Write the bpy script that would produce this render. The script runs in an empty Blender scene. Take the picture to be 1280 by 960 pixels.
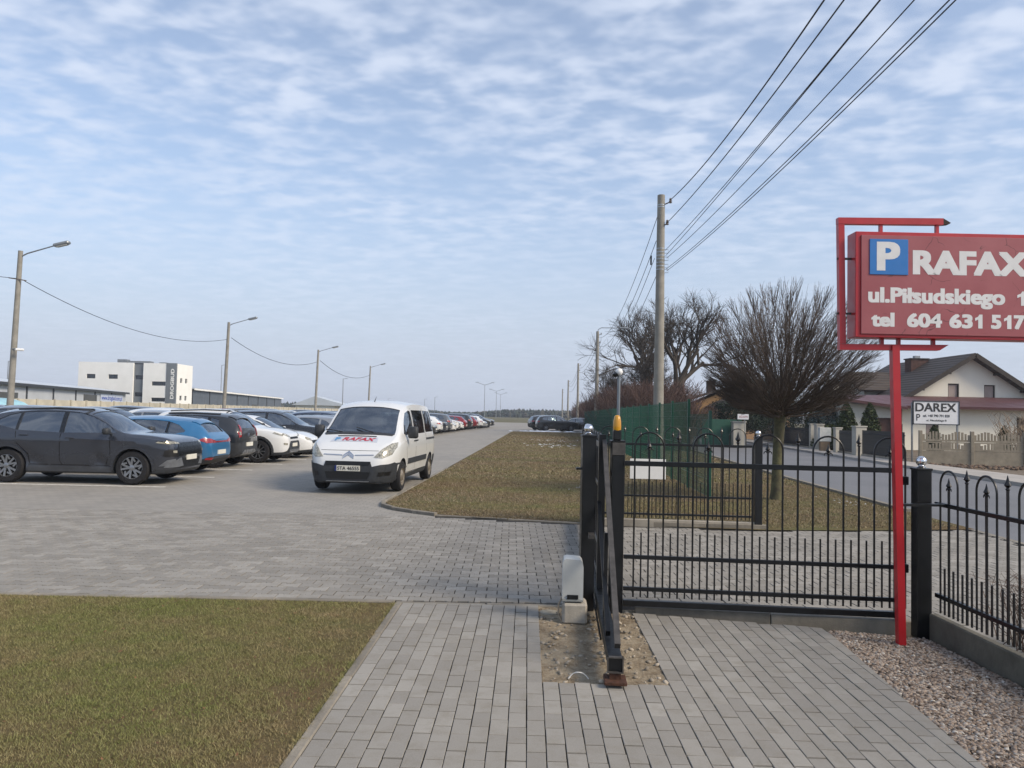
import bpy, bmesh, math, random
import numpy as np
from mathutils import Vector, Matrix, Euler
from mathutils.bvhtree import BVHTree
R = math.radians
scene = bpy.context.scene
C = scene.collection

# ---------------------------------------------------------------- camera, sky, sun, exposure
cam = bpy.data.objects.new('camera', bpy.data.cameras.new('camera'))
C.objects.link(cam); scene.camera = cam
cam.data.sensor_width = 36.0
cam.data.lens = 27.0
cam.data.clip_start = 0.05
cam.data.clip_end = 6000
cam.matrix_world = Matrix.Translation((0, 0, 1.68)) @ Matrix.Rotation(R(92.27), 4, 'X') @ Matrix.Rotation(R(1.2), 4, 'Z')

SUN_EL, SUN_AZ = 37.0, 117.0          # degrees; azimuth clockwise from +Y (the view direction)
world = bpy.data.worlds.new('World'); scene.world = world
world.use_nodes = True
wt = world.node_tree; wt.nodes.clear()
def wn(t, **k):
    n = wt.nodes.new(t)
    for a, b in k.items(): setattr(n, a, b)
    return n
def wmath(op, a, b=None, c=None):
    n = wn('ShaderNodeMath', operation=op)
    for i, s in enumerate((a, b, c)):
        if s is None: continue
        if isinstance(s, (int, float)): n.inputs[i].default_value = s
        else: wt.links.new(s, n.inputs[i])
    return n.outputs[0]
def wramp(s, a, b, lo=0.0, hi=1.0):
    n = wn('ShaderNodeMapRange', interpolation_type='SMOOTHSTEP')
    wt.links.new(s, n.inputs[0])
    for i, v in enumerate((a, b, lo, hi)): n.inputs[i+1].default_value = v
    return n.outputs[0]
sky = wn('ShaderNodeTexSky', sky_type='NISHITA')
sky.sun_disc = False
sky.sun_elevation = R(SUN_EL); sky.sun_rotation = R(SUN_AZ)
sky.altitude = 250; sky.air_density = 1.0; sky.dust_density = 1.2; sky.ozone_density = 1.6
tc = wn('ShaderNodeTexCoord'); sep = wn('ShaderNodeSeparateXYZ')
wt.links.new(tc.outputs['Generated'], sep.inputs[0])
zc = wmath('MAXIMUM', sep.outputs[2], 0.0)
zd = wmath('ADD', zc, 0.09)
cmb = wn('ShaderNodeCombineXYZ')
wt.links.new(wmath('DIVIDE', sep.outputs[0], zd), cmb.inputs[0])
wt.links.new(wmath('DIVIDE', sep.outputs[1], zd), cmb.inputs[1])
def wnoise(scale, detail, rough, dist=0.0, off=(0, 0, 0), sc=(1, 1, 1)):
    m = wn('ShaderNodeMapping'); m.inputs['Location'].default_value = off; m.inputs['Scale'].default_value = sc
    m.inputs['Rotation'].default_value = (0, 0, R(24))
    wt.links.new(cmb.outputs[0], m.inputs[0])
    n = wn('ShaderNodeTexNoise'); n.inputs['Scale'].default_value = scale; n.inputs['Detail'].default_value = detail
    n.inputs['Roughness'].default_value = rough; n.inputs['Distortion'].default_value = dist
    wt.links.new(m.outputs[0], n.inputs['Vector']); return n.outputs['Fac']
fine = wnoise(8.5, 2.5, .5, .12, (3.1, 7.3, 0), (1.0, 1.25, 1))       # small cloudlets
mid = wnoise(2.9, 3, .5, .1, (1.7, .4, 0))
big = wnoise(.6, 2, .5, .2, (5.2, 2.1, 0))
puff = wramp(wmath('ADD', wmath('MULTIPLY', fine, .72), wmath('MULTIPLY', mid, .28)), .36, .68)
amt = wramp(wmath('ADD', wmath('MULTIPLY', mid, .45), wmath('MULTIPLY', big, .55)), .30, .60, .35, 1.0)
low = wramp(sep.outputs[2], .03, .36, 1.0, 0.0)               # the sheet closes to an even grey towards the horizon
cov = wmath('ADD', wmath('MULTIPLY', wmath('MULTIPLY', puff, amt), .58), .26)
cov = wmath('MULTIPLY', cov, wmath('SUBTRACT', 1.0, wmath('MULTIPLY', low, .72)))
bg1 = wn('ShaderNodeBackground'); wt.links.new(sky.outputs[0], bg1.inputs[0]); bg1.inputs[1].default_value = .12
bg2 = wn('ShaderNodeBackground'); bg2.inputs[0].default_value = (.50, .55, .65, 1); bg2.inputs[1].default_value = 1.0
bg3 = wn('ShaderNodeBackground'); bg3.inputs[0].default_value = (.35, .39, .475, 1); bg3.inputs[1].default_value = 1.0
m0 = wn('ShaderNodeMixShader'); wt.links.new(wmath('MULTIPLY', low, .95), m0.inputs[0]); wt.links.new(bg1.outputs[0], m0.inputs[1]); wt.links.new(bg3.outputs[0], m0.inputs[2])
mx = wn('ShaderNodeMixShader')
wt.links.new(cov, mx.inputs[0]); wt.links.new(m0.outputs[0], mx.inputs[1]); wt.links.new(bg2.outputs[0], mx.inputs[2])
wo = wn('ShaderNodeOutputWorld'); wt.links.new(mx.outputs[0], wo.inputs[0])

sun = bpy.data.objects.new('sun', bpy.data.lights.new('sun', 'SUN')); C.objects.link(sun)
sun.data.energy = 2.5; sun.data.angle = R(20); sun.data.color = (1.0, .86, .68)
sd = Vector((math.sin(R(SUN_AZ))*math.cos(R(SUN_EL)), math.cos(R(SUN_AZ))*math.cos(R(SUN_EL)), math.sin(R(SUN_EL))))
sun.rotation_euler = sd.to_track_quat('Z', 'Y').to_euler()
scene.view_settings.view_transform = 'Standard'; scene.view_settings.look = 'None'
scene.view_settings.exposure = 0.62; scene.view_settings.gamma = 1.0
scene.view_settings.use_curve_mapping = False
scene.cycles.max_bounces = 6; scene.cycles.transparent_max_bounces = 16
scene.cycles.diffuse_bounces = 3; scene.cycles.glossy_bounces = 3
scene.cycles.use_denoising = True

# ---------------------------------------------------------------- helpers
def lin(h):
    h = h.lstrip('#'); o = []
    for i in (0, 2, 4):
        c = int(h[i:i+2], 16)/255
        o.append(c/12.92 if c <= .04045 else ((c+.055)/1.055)**2.4)
    return tuple(o)
class NT:
    def __init__(s, name):
        s.m = bpy.data.materials.new(name); s.m.use_nodes = True
        s.t = s.m.node_tree; s.t.nodes.clear()
        s.out = s.n('ShaderNodeOutputMaterial')
    def n(s, t, **k):
        n = s.t.nodes.new(t)
        for a, b in k.items(): setattr(n, a, b)
        return n
    def l(s, a, b): s.t.links.new(a, b)
    def coord(s, kind='Object'):
        if kind == 'World':
            return s.n('ShaderNodeNewGeometry').outputs['Position']
        return s.n('ShaderNodeTexCoord').outputs[kind]
    def noise(s, vec, scale, detail=4, rough=.55, dist=0, sc=None):
        if sc:
            m = s.n('ShaderNodeMapping'); m.inputs['Scale'].default_value = sc; s.l(vec, m.inputs[0]); vec = m.outputs[0]
        n = s.n('ShaderNodeTexNoise'); n.inputs['Scale'].default_value = scale; n.inputs['Detail'].default_value = detail
        n.inputs['Roughness'].default_value = rough; n.inputs['Distortion'].default_value = dist
        s.l(vec, n.inputs['Vector']); return n.outputs['Fac']
    def ramp(s, fac, stops):
        r = s.n('ShaderNodeValToRGB'); e = r.color_ramp.elements
        while len(e) < len(stops): e.new(.5)
        for i, (p, c) in enumerate(stops):
            e[i].position = p; e[i].color = tuple(c)+(1,) if len(c) == 3 else c
        s.l(fac, r.inputs[0]); return r.outputs[0]
    def rng(s, fac, a, b, lo, hi):
        r = s.n('ShaderNodeMapRange'); s.l(fac, r.inputs[0])
        for i, v in enumerate((a, b, lo, hi)): r.inputs[i+1].default_value = v
        return r.outputs[0]
    def mix(s, fac, a, b, mode='MIX'):
        m = s.n('ShaderNodeMix', data_type='RGBA', blend_type=mode)
        for i, v in ((0, fac), (6, a), (7, b)):
            if isinstance(v, (int, float)): m.inputs[i].default_value = v
            elif isinstance(v, tuple): m.inputs[i].default_value = v+(1,) if len(v) == 3 else v
            else: s.l(v, m.inputs[i])
        return m.outputs[2]
    def hsv(s, col, val):
        h = s.n('ShaderNodeHueSaturation'); s.l(col, h.inputs['Color'])
        if isinstance(val, (int, float)): h.inputs['Value'].default_value = val
        else: s.l(val, h.inputs['Value'])
        return h.outputs[0]
    def bsdf(s, col, rough=.6, metal=0, spec=.5, coat=0, bump=None, bstr=.3, bdist=.01):
        b = s.n('ShaderNodeBsdfPrincipled')
        for k, v in (('Base Color', col), ('Roughness', rough), ('Metallic', metal), ('Specular IOR Level', spec), ('Coat Weight', coat)):
            if isinstance(v, (int, float)): b.inputs[k].default_value = v
            elif isinstance(v, tuple): b.inputs[k].default_value = v+(1,)
            else: s.l(v, b.inputs[k])
        b.inputs['Coat Roughness'].default_value = .06
        if bump is not None:
            bp = s.n('ShaderNodeBump'); bp.inputs['Strength'].default_value = bstr; bp.inputs['Distance'].default_value = bdist
            s.l(bump, bp.inputs['Height']); s.l(bp.outputs[0], b.inputs['Normal'])
        s.l(b.outputs[0], s.out.inputs[0]); return b
MATS = {}
def pbr(name, col, rough=.6, metal=0, var=.18, scale=6, coat=0, bump=0, bscale=60, rnd=None, ramt=.25, spec=.5, kind='Object', col2=None):
    if name in MATS: return MATS[name]
    if isinstance(col, str): col = lin(col)
    if isinstance(col2, str): col2 = lin(col2)
    s = NT(name); v = s.coord(kind)
    n = s.noise(v, scale, 5, .6)
    c = s.mix(s.rng(n, .3, .7, 0, 1), tuple(x*(1-var) for x in col), tuple(min(1, x*(1+var)) for x in (col2 or col)))
    if rnd:
        r = s.n('ShaderNodeObjectInfo').outputs['Random'] if rnd == 'obj' else s.n('ShaderNodeNewGeometry').outputs['Random Per Island']
        c = s.hsv(c, s.rng(r, 0, 1, 1-ramt, 1+ramt))
    rg = s.rng(s.noise(v, scale*2.3, 3), .3, .7, max(.02, rough-.08), min(1, rough+.08))
    s.bsdf(c, rg, metal, spec, coat, s.noise(v, bscale, 3) if bump else None, bump, .01)
    MATS[name] = s.m; return s.m
def paint(name, col, metal=.0, rough=.28):
    if name in MATS: return MATS[name]
    if isinstance(col, str): col = lin(col)
    s = NT(name); v = s.coord()
    n = s.noise(v, 3.0, 5, .65)
    zz = s.n('ShaderNodeSeparateXYZ'); s.l(v, zz.inputs[0])
    dirt = s.n('ShaderNodeMath', operation='MULTIPLY'); s.l(s.rng(zz.outputs[2], .15, .75, 1, .1), dirt.inputs[0]); s.l(s.rng(n, .4, .75, .1, .75), dirt.inputs[1])
    c = s.mix(s.rng(dirt.outputs[0], 0, 1, 0, .4), col, (.16, .15, .135))            # road dust on the lower panels
    s.bsdf(c, s.rng(dirt.outputs[0], 0, .6, rough, .55), metal, .5, s.rng(dirt.outputs[0], 0, .6, 1, .3))
    MATS[name] = s.m; return s.m
def glass(name, tint, opacity=.25):
    if name in MATS: return MATS[name]
    s = NT(name)
    tr = s.n('ShaderNodeBsdfTransparent'); tr.inputs[0].default_value = tint+(1,)
    gl = s.n('ShaderNodeBsdfGlossy'); gl.inputs['Roughness'].default_value = .03; gl.inputs['Color'].default_value = (.9, .95, 1, 1)
    lw = s.n('ShaderNodeFresnel'); lw.inputs[0].default_value = 2.1
    m = s.n('ShaderNodeMixShader'); f = s.rng(lw.outputs[0], 0, 1, opacity*.5, 1.0)
    s.l(f, m.inputs[0]); s.l(tr.outputs[0], m.inputs[1]); s.l(gl.outputs[0], m.inputs[2]); s.l(m.outputs[0], s.out.inputs[0])
    MATS[name] = s.m; return s.m

class MB:
    def __init__(s): s.v = []; s.f = []
    def add(s, vs, fs):
        o = len(s.v); s.v += [tuple(p) for p in vs]; s.f += [tuple(i+o for i in f) for f in fs]; return s
    def box(s, c, d, rz=0, ch=0.0):
        x, y, z = (k/2 for k in d)
        if ch:
            vs = []
            for sx in (-1, 1):
                for sy in (-1, 1):
                    for sz in (-1, 1):
                        vs += [(sx*(x-ch), sy*(y-ch), sz*z), (sx*(x-ch), sy*y, sz*(z-ch)), (sx*x, sy*(y-ch), sz*(z-ch))]
            bm = bmesh.new()
            for p in vs: bm.verts.new(p)
            bmesh.ops.convex_hull(bm, input=bm.verts[:])
            bmesh.ops.dissolve_limit(bm, angle_limit=.02, verts=bm.verts[:], edges=bm.edges[:])
            bm.verts.index_update()
            vs = [v.co.copy() for v in bm.verts]; fs = [[v.index for v in f.verts] for f in bm.faces]; bm.free()
        else:
            vs = [Vector((sx*x, sy*y, sz*z)) for sx in (-1, 1) for sy in (-1, 1) for sz in (-1, 1)]
            fs = [(0, 1, 3, 2), (4, 6, 7, 5), (0, 4, 5, 1), (2, 3, 7, 6), (0, 2, 6, 4), (1, 5, 7, 3)]
        m = Matrix.Rotation(rz, 3, 'Z') if rz else None
        return s.add([(m @ Vector(p) if m else Vector(p)) + Vector(c) for p in vs], fs)
    def bar(s, p, q, w, h=None, up=(0, 0, 1)):
        p, q = Vector(p), Vector(q); h = h or w
        d = (q-p).normalized(); u = Vector(up)
        if abs(d.dot(u)) > .99: u = Vector((1, 0, 0))
        a = d.cross(u).normalized()*w/2; b = a.cross(d).normalized()*h/2
        vs = [e+i*a+j*b for e in (p, q) for i, j in ((-1, -1), (1, -1), (1, 1), (-1, 1))]
        return s.add(vs, [(3, 2, 1, 0), (4, 5, 6, 7)] + [(i, (i+1) % 4, 4+(i+1) % 4, 4+i) for i in range(4)])
    def tube(s, pts, rad, n=6, caps=True):
        pts = [Vector(p) for p in pts]
        if not isinstance(rad, (list, tuple)): rad = [rad]*len(pts)
        vs, fs = [], []; a = None
        for i, p in enumerate(pts):
            d = (pts[min(i+1, len(pts)-1)]-pts[max(i-1, 0)]).normalized()
            if a is None:
                u = Vector((0, 0, 1)) if abs(d.z) < .9 else Vector((1, 0, 0)); a = d.cross(u).normalized()
            else:
                a = (a - d*a.dot(d)).normalized()
            b = d.cross(a)
            vs += [p + (a*math.cos(2*math.pi*k/n) + b*math.sin(2*math.pi*k/n))*rad[i] for k in range(n)]
        for i in range(len(pts)-1):
            fs += [(i*n+k, i*n+(k+1) % n, (i+1)*n+(k+1) % n, (i+1)*n+k) for k in range(n)]
        if caps: fs += [tuple(range(n-1, -1, -1)), tuple(range((len(pts)-1)*n, len(pts)*n))]
        return s.add(vs, fs)
    def lathe(s, prof, n=16, c=(0, 0, 0), axis='z'):
        vs, fs = [], []
        for r, z in prof:
            for k in range(n):
                a = 2*math.pi*k/n; x, y = r*math.cos(a), r*math.sin(a)
                vs.append(Vector(c)+Vector((x, y, z) if axis == 'z' else (x, z, -y) if axis == 'y' else (z, x, y)))
        for i in range(len(prof)-1):
            fs += [(i*n+k, i*n+(k+1) % n, (i+1)*n+(k+1) % n, (i+1)*n+k) for k in range(n)]
        fs += [tuple(range(n-1, -1, -1)), tuple(range((len(prof)-1)*n, len(prof)*n))]
        return s.add(vs, fs)
    def prism(s, poly, fn, d0, d1):
        n = len(poly); vs = [fn(u, v, d) for d in (d0, d1) for u, v in poly]
        return s.add(vs, [tuple(range(n-1, -1, -1)), tuple(range(n, 2*n))] + [(i, (i+1) % n, n+(i+1) % n, n+i) for i in range(n)])
    def mesh(s, name, mats=(), smooth=None, recalc=False):
        me = bpy.data.meshes.new(name); me.from_pydata([tuple(v) for v in s.v], [], s.f); me.update()
        if recalc:
            bm = bmesh.new(); bm.from_mesh(me); bmesh.ops.recalc_face_normals(bm, faces=bm.faces[:]); bm.to_mesh(me); bm.free()
        for m in (mats if isinstance(mats, (list, tuple)) else [mats]): me.materials.append(m)
        if smooth:
            me.polygons.foreach_set('use_smooth', [True]*len(me.polygons)); me.set_sharp_from_angle(angle=R(smooth))
        return me
    def build(s, name, mat, parent=None, smooth=None, recalc=True, loc=None):
        return link(name, s.mesh(name, mat, smooth, recalc), parent, loc)
def link(name, me, parent=None, loc=None, rot=None):
    o = bpy.data.objects.new(name, me); C.objects.link(o)
    if parent: o.parent = parent
    if loc is not None: o.location = loc
    if rot is not None: o.rotation_euler = rot
    return o
def tag(o, label=None, cat=None, group=None, kind=None):
    for k, v in (('label', label), ('category', cat), ('group', group), ('kind', kind)):
        if v: o[k] = v
    return o
def thing(name, label, cat, loc=(0, 0, 0), rz=0, group=None):
    return tag(link(name, None, None, loc, (0, 0, rz)), label, cat, group)
def struct(o): return tag(o, kind='structure')
def sheet(name, poly, z, mat, parent=None):
    return MB().add([(x, y, z) for x, y in poly], [tuple(range(len(poly)))]).build(name, mat, parent)
def npmesh(name, V, F, mat):
    """V (n,3) F (m,k) arrays -> mesh, quick"""
    me = bpy.data.meshes.new(name); k = F.shape[1]
    me.vertices.add(len(V)); me.vertices.foreach_set('co', V.astype(np.float32).ravel())
    me.loops.add(F.size); me.loops.foreach_set('vertex_index', F.astype(np.int32).ravel())
    me.polygons.add(len(F)); me.polygons.foreach_set('loop_start', np.arange(0, F.size, k, dtype=np.int32))
    me.update(calc_edges=True); me.materials.append(mat); return me
def text_mb(s, box, fn, bold=.0, shear=0.0, depth=.004, fat=0):
    """lettering filling box (u0,u1,v0,v1); fn(u,v,d) -> point"""
    cu = bpy.data.curves.new('lettering', 'FONT'); cu.body = s; cu.size = 1; cu.offset = bold; cu.shear = shear; cu.resolution_u = 4
    o = bpy.data.objects.new('lettering_source', cu); C.objects.link(o)
    dg = bpy.context.evaluated_depsgraph_get(); dg.update()
    me = bpy.data.meshes.new_from_object(o.evaluated_get(dg))
    vs = [v.co.copy() for v in me.vertices]; fs = [tuple(p.vertices) for p in me.polygons]
    bpy.data.objects.remove(o); bpy.data.curves.remove(cu); bpy.data.meshes.remove(me)
    x0, x1 = min(v.x for v in vs), max(v.x for v in vs); y0, y1 = min(v.y for v in vs), max(v.y for v in vs)
    u0, u1, v0, v1 = box
    mb = MB()
    sh = [(0, 0)] if not fat else [(a*fat, b*fat) for a, b in ((-1, -.6), (1, -.6), (-1, .6), (1, .6), (0, 0))]
    for k, (sx, sy) in enumerate(sh):                       # overlaid strokes make the heavy weight
        mb.add([fn(u0+fat+(v.x-x0)/(x1-x0)*(u1-u0-2*fat)+sx, v0+fat*.6+(v.y-y0)/(y1-y0)*(v1-v0-1.2*fat)+sy, depth+k*.0001) for v in vs], fs)
    return mb
rng = random.Random(7)
# ---------------------------------------------------------------- ground
GRP = {}
def m_ground():
    s = NT('field'); v = s.coord('World')
    a = s.noise(v, .05, 5, .6); b = s.noise(v, 1.5, 5, .7)
    c = s.mix(s.rng(a, .35, .65, 0, 1), lin('#6f684f'), lin('#5f6147'))
    c = s.mix(s.rng(b, .3, .7, 0, .6), c, lin('#4c4636'))
    s.bsdf(c, .95, 0, .1, 0, b, .5, .05); return s.m
def m_turf(name, near):
    s = NT(name); v = s.coord('World')
    a = s.noise(v, .45, 4, .6); b = s.noise(v, 3.0, 5, .65); f = s.noise(v, 60, 4, .7)
    c = s.mix(s.rng(a, .38, .62, 0, 1), lin('#6f5f45'), lin('#696a45'))
    c = s.mix(s.rng(b, .4, .7, 0, .7), c, lin('#7d6a50'))
    c = s.mix(s.rng(f, .35, .7, 0, .55), c, lin('#352c20'))
    s.bsdf(c, .95, 0, .1, 0, f, .9, .02); return s.m
def m_block_far():
    s = NT('paving_distant'); v = s.coord('World')
    br = s.n('ShaderNodeTexBrick'); br.offset = .5
    br.inputs['Scale'].default_value = 1.0; br.inputs['Mortar Size'].default_value = .006; br.inputs['Brick Width'].default_value = .2; br.inputs['Row Height'].default_value = .1475
    br.inputs['Color1'].default_value = (.30, .284, .255, 1); br.inputs['Color2'].default_value = (.25, .237, .213, 1); br.inputs['Mortar'].default_value = (.15, .145, .135, 1)
    br.inputs['Mortar Smooth'].default_value = .3
    s.l(v, br.inputs['Vector'])
    a = s.noise(v, .16, 5, .6, .4, (1, .45, 1)); b = s.noise(v, 1.1, 5, .7, 0, (1, .6, 1))
    c = s.mix(s.rng(a, .35, .68, 0, .55), br.outputs[0], (.215, .2, .176))
    c = s.mix(s.rng(b, .42, .72, 0, .4), c, (.35, .324, .28))
    s.bsdf(c, .8, 0, .3, 0, br.outputs['Fac'], -.4, .01); return s.m
def m_asphalt():
    s = NT('asphalt'); v = s.coord('World')
    a = s.noise(v, .4, 4, .6); f = s.noise(v, 90, 3, .7)
    c = s.mix(s.rng(a, .3, .7, 0, 1), (.115, .118, .128), (.155, .157, .165)); c = s.mix(s.rng(f, .4, .7, 0, .5), c, (.20, .20, .205))
    s.bsdf(c, .75, 0, .4, 0, f, .3, .01); return s.m
def m_brick(name, src, c1, c2, c3):
    s = NT(name); v = s.coord('World')
    r = s.n('ShaderNodeObjectInfo').outputs['Random'] if src == 'obj' else s.n('ShaderNodeNewGeometry').outputs['Random Per Island']
    c = s.ramp(r, [(0, c1), (.55, c2), (1, c3)])
    w = s.noise(v, .7, 5, .65); f = s.noise(v, 140, 3, .7); st = s.noise(v, 7, 5, .7)
    c = s.mix(s.rng(w, .42, .68, 0, .45), c, tuple(k*.72 for k in c2))
    c = s.mix(s.rng(st, .48, .72, 0, .55), c, tuple(k*q for k, q in zip(c2, (.70, .66, .58))))
    c = s.mix(s.rng(f, .45, .75, 0, .35), c, tuple(k*1.35 for k in c2))
    s.bsdf(c, .85, 0, .25, 0, f, .35, .004); return s.m
M_conc = pbr('concrete', '#8d877c', .85, var=.28, scale=3, bump=.3, bscale=40, rnd='obj', ramt=.1)
M_kerb = pbr('kerb_concrete', '#7b756a', .88, var=.3, scale=5, bump=.4, bscale=70, rnd='obj', ramt=.12)
M_joint = pbr('joint_sand', '#211d18', .95, var=.3, scale=20, bump=.3, kind='World')
FAR = 1400
struct(sheet('terrain', [(-FAR, -60), (FAR, -60), (FAR, FAR), (-FAR, FAR)], -.09, m_ground()))
# paved parking surface behind the built blocks (left edge of the grass strip is its right edge)
LOT = [(-34, 12.6), (-9.5, 12.6), (-1.2, 12.6), (-1.62, 13.0), (-2.2, 13.62), (-2.36, 14.3), (-2.3, 15.5), (-1.96, 23.6), (.06, 73.7), (.3, 77), (9, 77), (11, 100), (3, 160), (-34, 160)]
struct(sheet('parking_lot', LOT, -.012, m_block_far()))
struct(sheet('parking_lot', [(-34, 6.9), (-9.5, 6.9), (-9.5, 12.6), (-34, 12.6)], -.012, bpy.data.materials['paving_distant']))
# bedding under the built blocks and bricks
struct(sheet('paving_bed', [(-9.5, 6.93), (.7, 6.92), (1.1, 6.75), (3.4, 6.45), (3.45, 2.5), (6.5, 2.5), (7.1, 7), (7.4, 12.4), (5.4, 12.2), (-1.0, 12.75), (-9.5, 12.6)], -.013, M_joint))
# the street
def street_x(y, near=True):
    pn = [(-30, 5.6), (5, 7.0), (11, 7.38), (14.5, 7.55), (21.7, 8.0), (50, 10.3), (75, 12.4), (160, 20)]
    pf = [(-30, 10.6), (5, 13.0), (21.5, 14.3), (50, 16.75), (75, 19), (160, 27)]
    p = pn if near else pf
    return float(np.interp(y, [a for a, b in p], [b for a, b in p]))
ys = [-30, 0, 5, 11, 14.5, 18, 21.7, 35, 50, 75, 110, 160]
struct(sheet('street', [(street_x(y), y) for y in ys] + [(street_x(y, False), y) for y in ys[::-1]], -.03, m_asphalt()))
mb = MB()
for a, b in zip(ys[:-1], ys[1:]):
    xa, xb = street_x(a, False), street_x(b, False)
    mb.add([(xa, a, -.05), (xb, b, -.05), (xb, b, .07), (xa, a, .07), (xa+2.0, a, .075), (xb+1.1, b, .075)], [(0, 1, 2, 3), (3, 2, 5, 4)])
struct(mb.build('sidewalk', pbr('sidewalk', '#9d9891', .85, var=.2, scale=1.2, kind='World')))
mb = MB()
for a, b in zip(ys[4:-1], ys[5:]):
    mb.bar((street_x(a)-.06, a, -.02), (street_x(b)-.06, b, -.02), .12, .16)
mb.bar((street_x(3)-.05, 3, -.075), (street_x(12.3)-.05, 12.3, -.075), .1, .15)
struct(mb.build('kerb', M_kerb))
struct(sheet('verge', [(street_x(y, False)+1.5, y) for y in (-10, 20, 50, 100, 160)] + [(120, 160), (120, -10)], -.02, pbr('yard_soil', '#65594a', .95, var=.35, scale=.6, bump=.6, bscale=15, kind='World')))

# grass: sheets and blades
M_turf = m_turf('turf', True)
def m_blade(name='grass_blades', bias=0.0, stretch=(1, 1, 1), k=1.0, dc=('#86735a', '#998768', '#b0a17f')):
    s = NT(name); v = s.coord('World')
    r = s.n('ShaderNodeNewGeometry').outputs['Random Per Island']
    a = s.noise(v, .55, 4, .6, 0, stretch); b = s.noise(v, 4, 4, .65)
    dry = s.ramp(r, [(0, lin(dc[0])), (.5, lin(dc[1])), (1, lin(dc[2]))])
    grn = s.ramp(r, [(0, lin('#6d7242')), (.6, lin('#7f8550')), (1, lin('#9b9a68'))])
    m = s.n('ShaderNodeMath', operation='ADD'); s.l(s.rng(a, .3, .7, -.2+bias, 1+bias), m.inputs[0]); s.l(s.rng(b, .3, .7, -.3, .3), m.inputs[1])
    m.use_clamp = True; c = s.mix(m.outputs[0], dry, grn); c = s.hsv(c, k)
    s.bsdf(c, .8, 0, .15); return s.m
M_blade = m_blade('grass_blades', .16, (1, 1, 1), .86); M_blade_s = m_blade('strip_blades', -.22, (.25, 1, 1), .84, ('#7c6b57', '#8f7f69', '#a89a84'))
nr = np.random.default_rng(3)
def blades(name, xy, h, w, parent, z0=0.0, mat=None):
    n = len(xy); ang = nr.uniform(0, 2*np.pi, n); la = nr.uniform(0, 2*np.pi, n); lean = nr.uniform(.3, 1.3, n)*h
    hh = h*nr.uniform(.5, 1.2, n); ww = w*nr.uniform(.6, 1.3, n)
    bx = np.stack([np.cos(ang), np.sin(ang), np.zeros(n)], 1)*ww[:, None]*.5
    base = np.concatenate([xy, np.full((n, 1), z0)], 1)
    tip = base + np.stack([np.cos(la)*lean, np.sin(la)*lean, hh], 1)
    mid = base + np.stack([np.cos(la)*lean*.35, np.sin(la)*lean*.35, hh*.62], 1)
    V = np.stack([base-bx, base+bx, mid+bx*.8, mid-bx*.8, tip], 1).reshape(-1, 3)
    i = np.arange(n)[:, None]*5
    F = np.concatenate([i+[0, 1, 2], i+[0, 2, 3], i+[3, 2, 4]], 0)
    return tag(link(name, npmesh(name, V, F, mat or M_blade), parent), kind='stuff')
def inside(P, poly):
    x, y = P[:, 0], P[:, 1]; c = np.zeros(len(P), bool); n = len(poly)
    for k in range(n):
        (x1, y1), (x2, y2) = poly[k], poly[(k+1) % n]
        if y1 == y2: continue
        c ^= ((y1 > y) != (y2 > y)) & (x < (x2-x1)*(y-y1)/(y2-y1)+x1)
    return c
def scatter(poly, n):
    xs = [p[0] for p in poly]; yy = [p[1] for p in poly]
    P = np.stack([nr.uniform(min(xs), max(xs), n), nr.uniform(min(yy), max(yy), n)], 1)
    return P[inside(P, poly)]
LAWN = [(-16, .3), (-1.115, .3), (-.97, 6.88), (-16, 6.88)]
lawn = struct(sheet('lawn', LAWN, -.010, M_turf))
P = scatter([(-6.2, 6.86), (-3.0, 3.1), (-1.068, 3.1), (-.985, 6.87)], 330000)
d = np.hypot(P[:, 0], P[:, 1]); bare = (P[:, 0] > -1.30+.09*np.sin(P[:, 1]*5)+.05*np.sin(P[:, 1]*17)) & (nr.random(len(P)) < .75)
P = P[~bare]
T = scatter([(-6.2, 6.86), (-3.0, 3.1), (-1.06, 3.1), (-.98, 6.87)], 1100)
T = np.repeat(T, 26, 0)+nr.normal(0, .022, (len(T)*26, 2)); E_ = np.stack([np.interp(nr.uniform(3.1, 6.8, 2600), [3.1, 6.8], [0, 1]), np.zeros(2600)], 1)
E_ = np.stack([-1.075+.083*E_[:, 0]+nr.normal(0, .012, 2600), 3.1+3.75*E_[:, 0]], 1)
blades('grass', P, .015, .0026, lawn, -.010)
blades('grass_tufts', np.concatenate([T, E_]), .027, .0026, lawn, -.010)
LV = scatter([(-5.5, 6.8), (-3.0, 3.3), (-1.1, 3.3), (-1.02, 6.8)], 260)
def leaf_litter(P, r, z):
    n = len(P); a = nr.uniform(0, 6.28, n); s_ = r*nr.uniform(.5, 1.2, n); u = np.stack([np.cos(a), np.sin(a), nr.uniform(-.3, .3, n)], 1)*s_[:, None]; v = np.stack([-np.sin(a), np.cos(a), nr.uniform(-.4, .4, n)], 1)*s_[:, None]*.55
    c = np.concatenate([P, np.full((n, 1), z)], 1); V = np.stack([c-u, c+v, c+u+[0, 0, .004], c-v], 1).reshape(-1, 3)
    return npmesh('fallen_leaves', V, np.arange(n*4).reshape(-1, 4), pbr('dead_leaf', '#6b4c33', .9, var=.3, scale=40, rnd='island', ramt=.4))
tag(link('fallen_leaves', leaf_litter(LV, .013, .006), lawn), kind='stuff')
STRIP = [(-1.15, 12.75), (-.5, 12.45), (1.12, 12.12), (3.8, 11.72), (5.4, 11.9), (7.42, 12.3), (7.5, 14.5), (7.9, 21.7), (10.2, 50), (12.2, 75), (.15, 75), (.0, 73.7), (-1.9, 23.6), (-2.22, 15.5), (-2.28, 14.3), (-2.12, 13.66), (-1.56, 13.06)]
strip = struct(sheet('grass_strip', STRIP, .008, M_turf))
near_s = [p for p in STRIP if p[1] < 22]+[]
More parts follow.
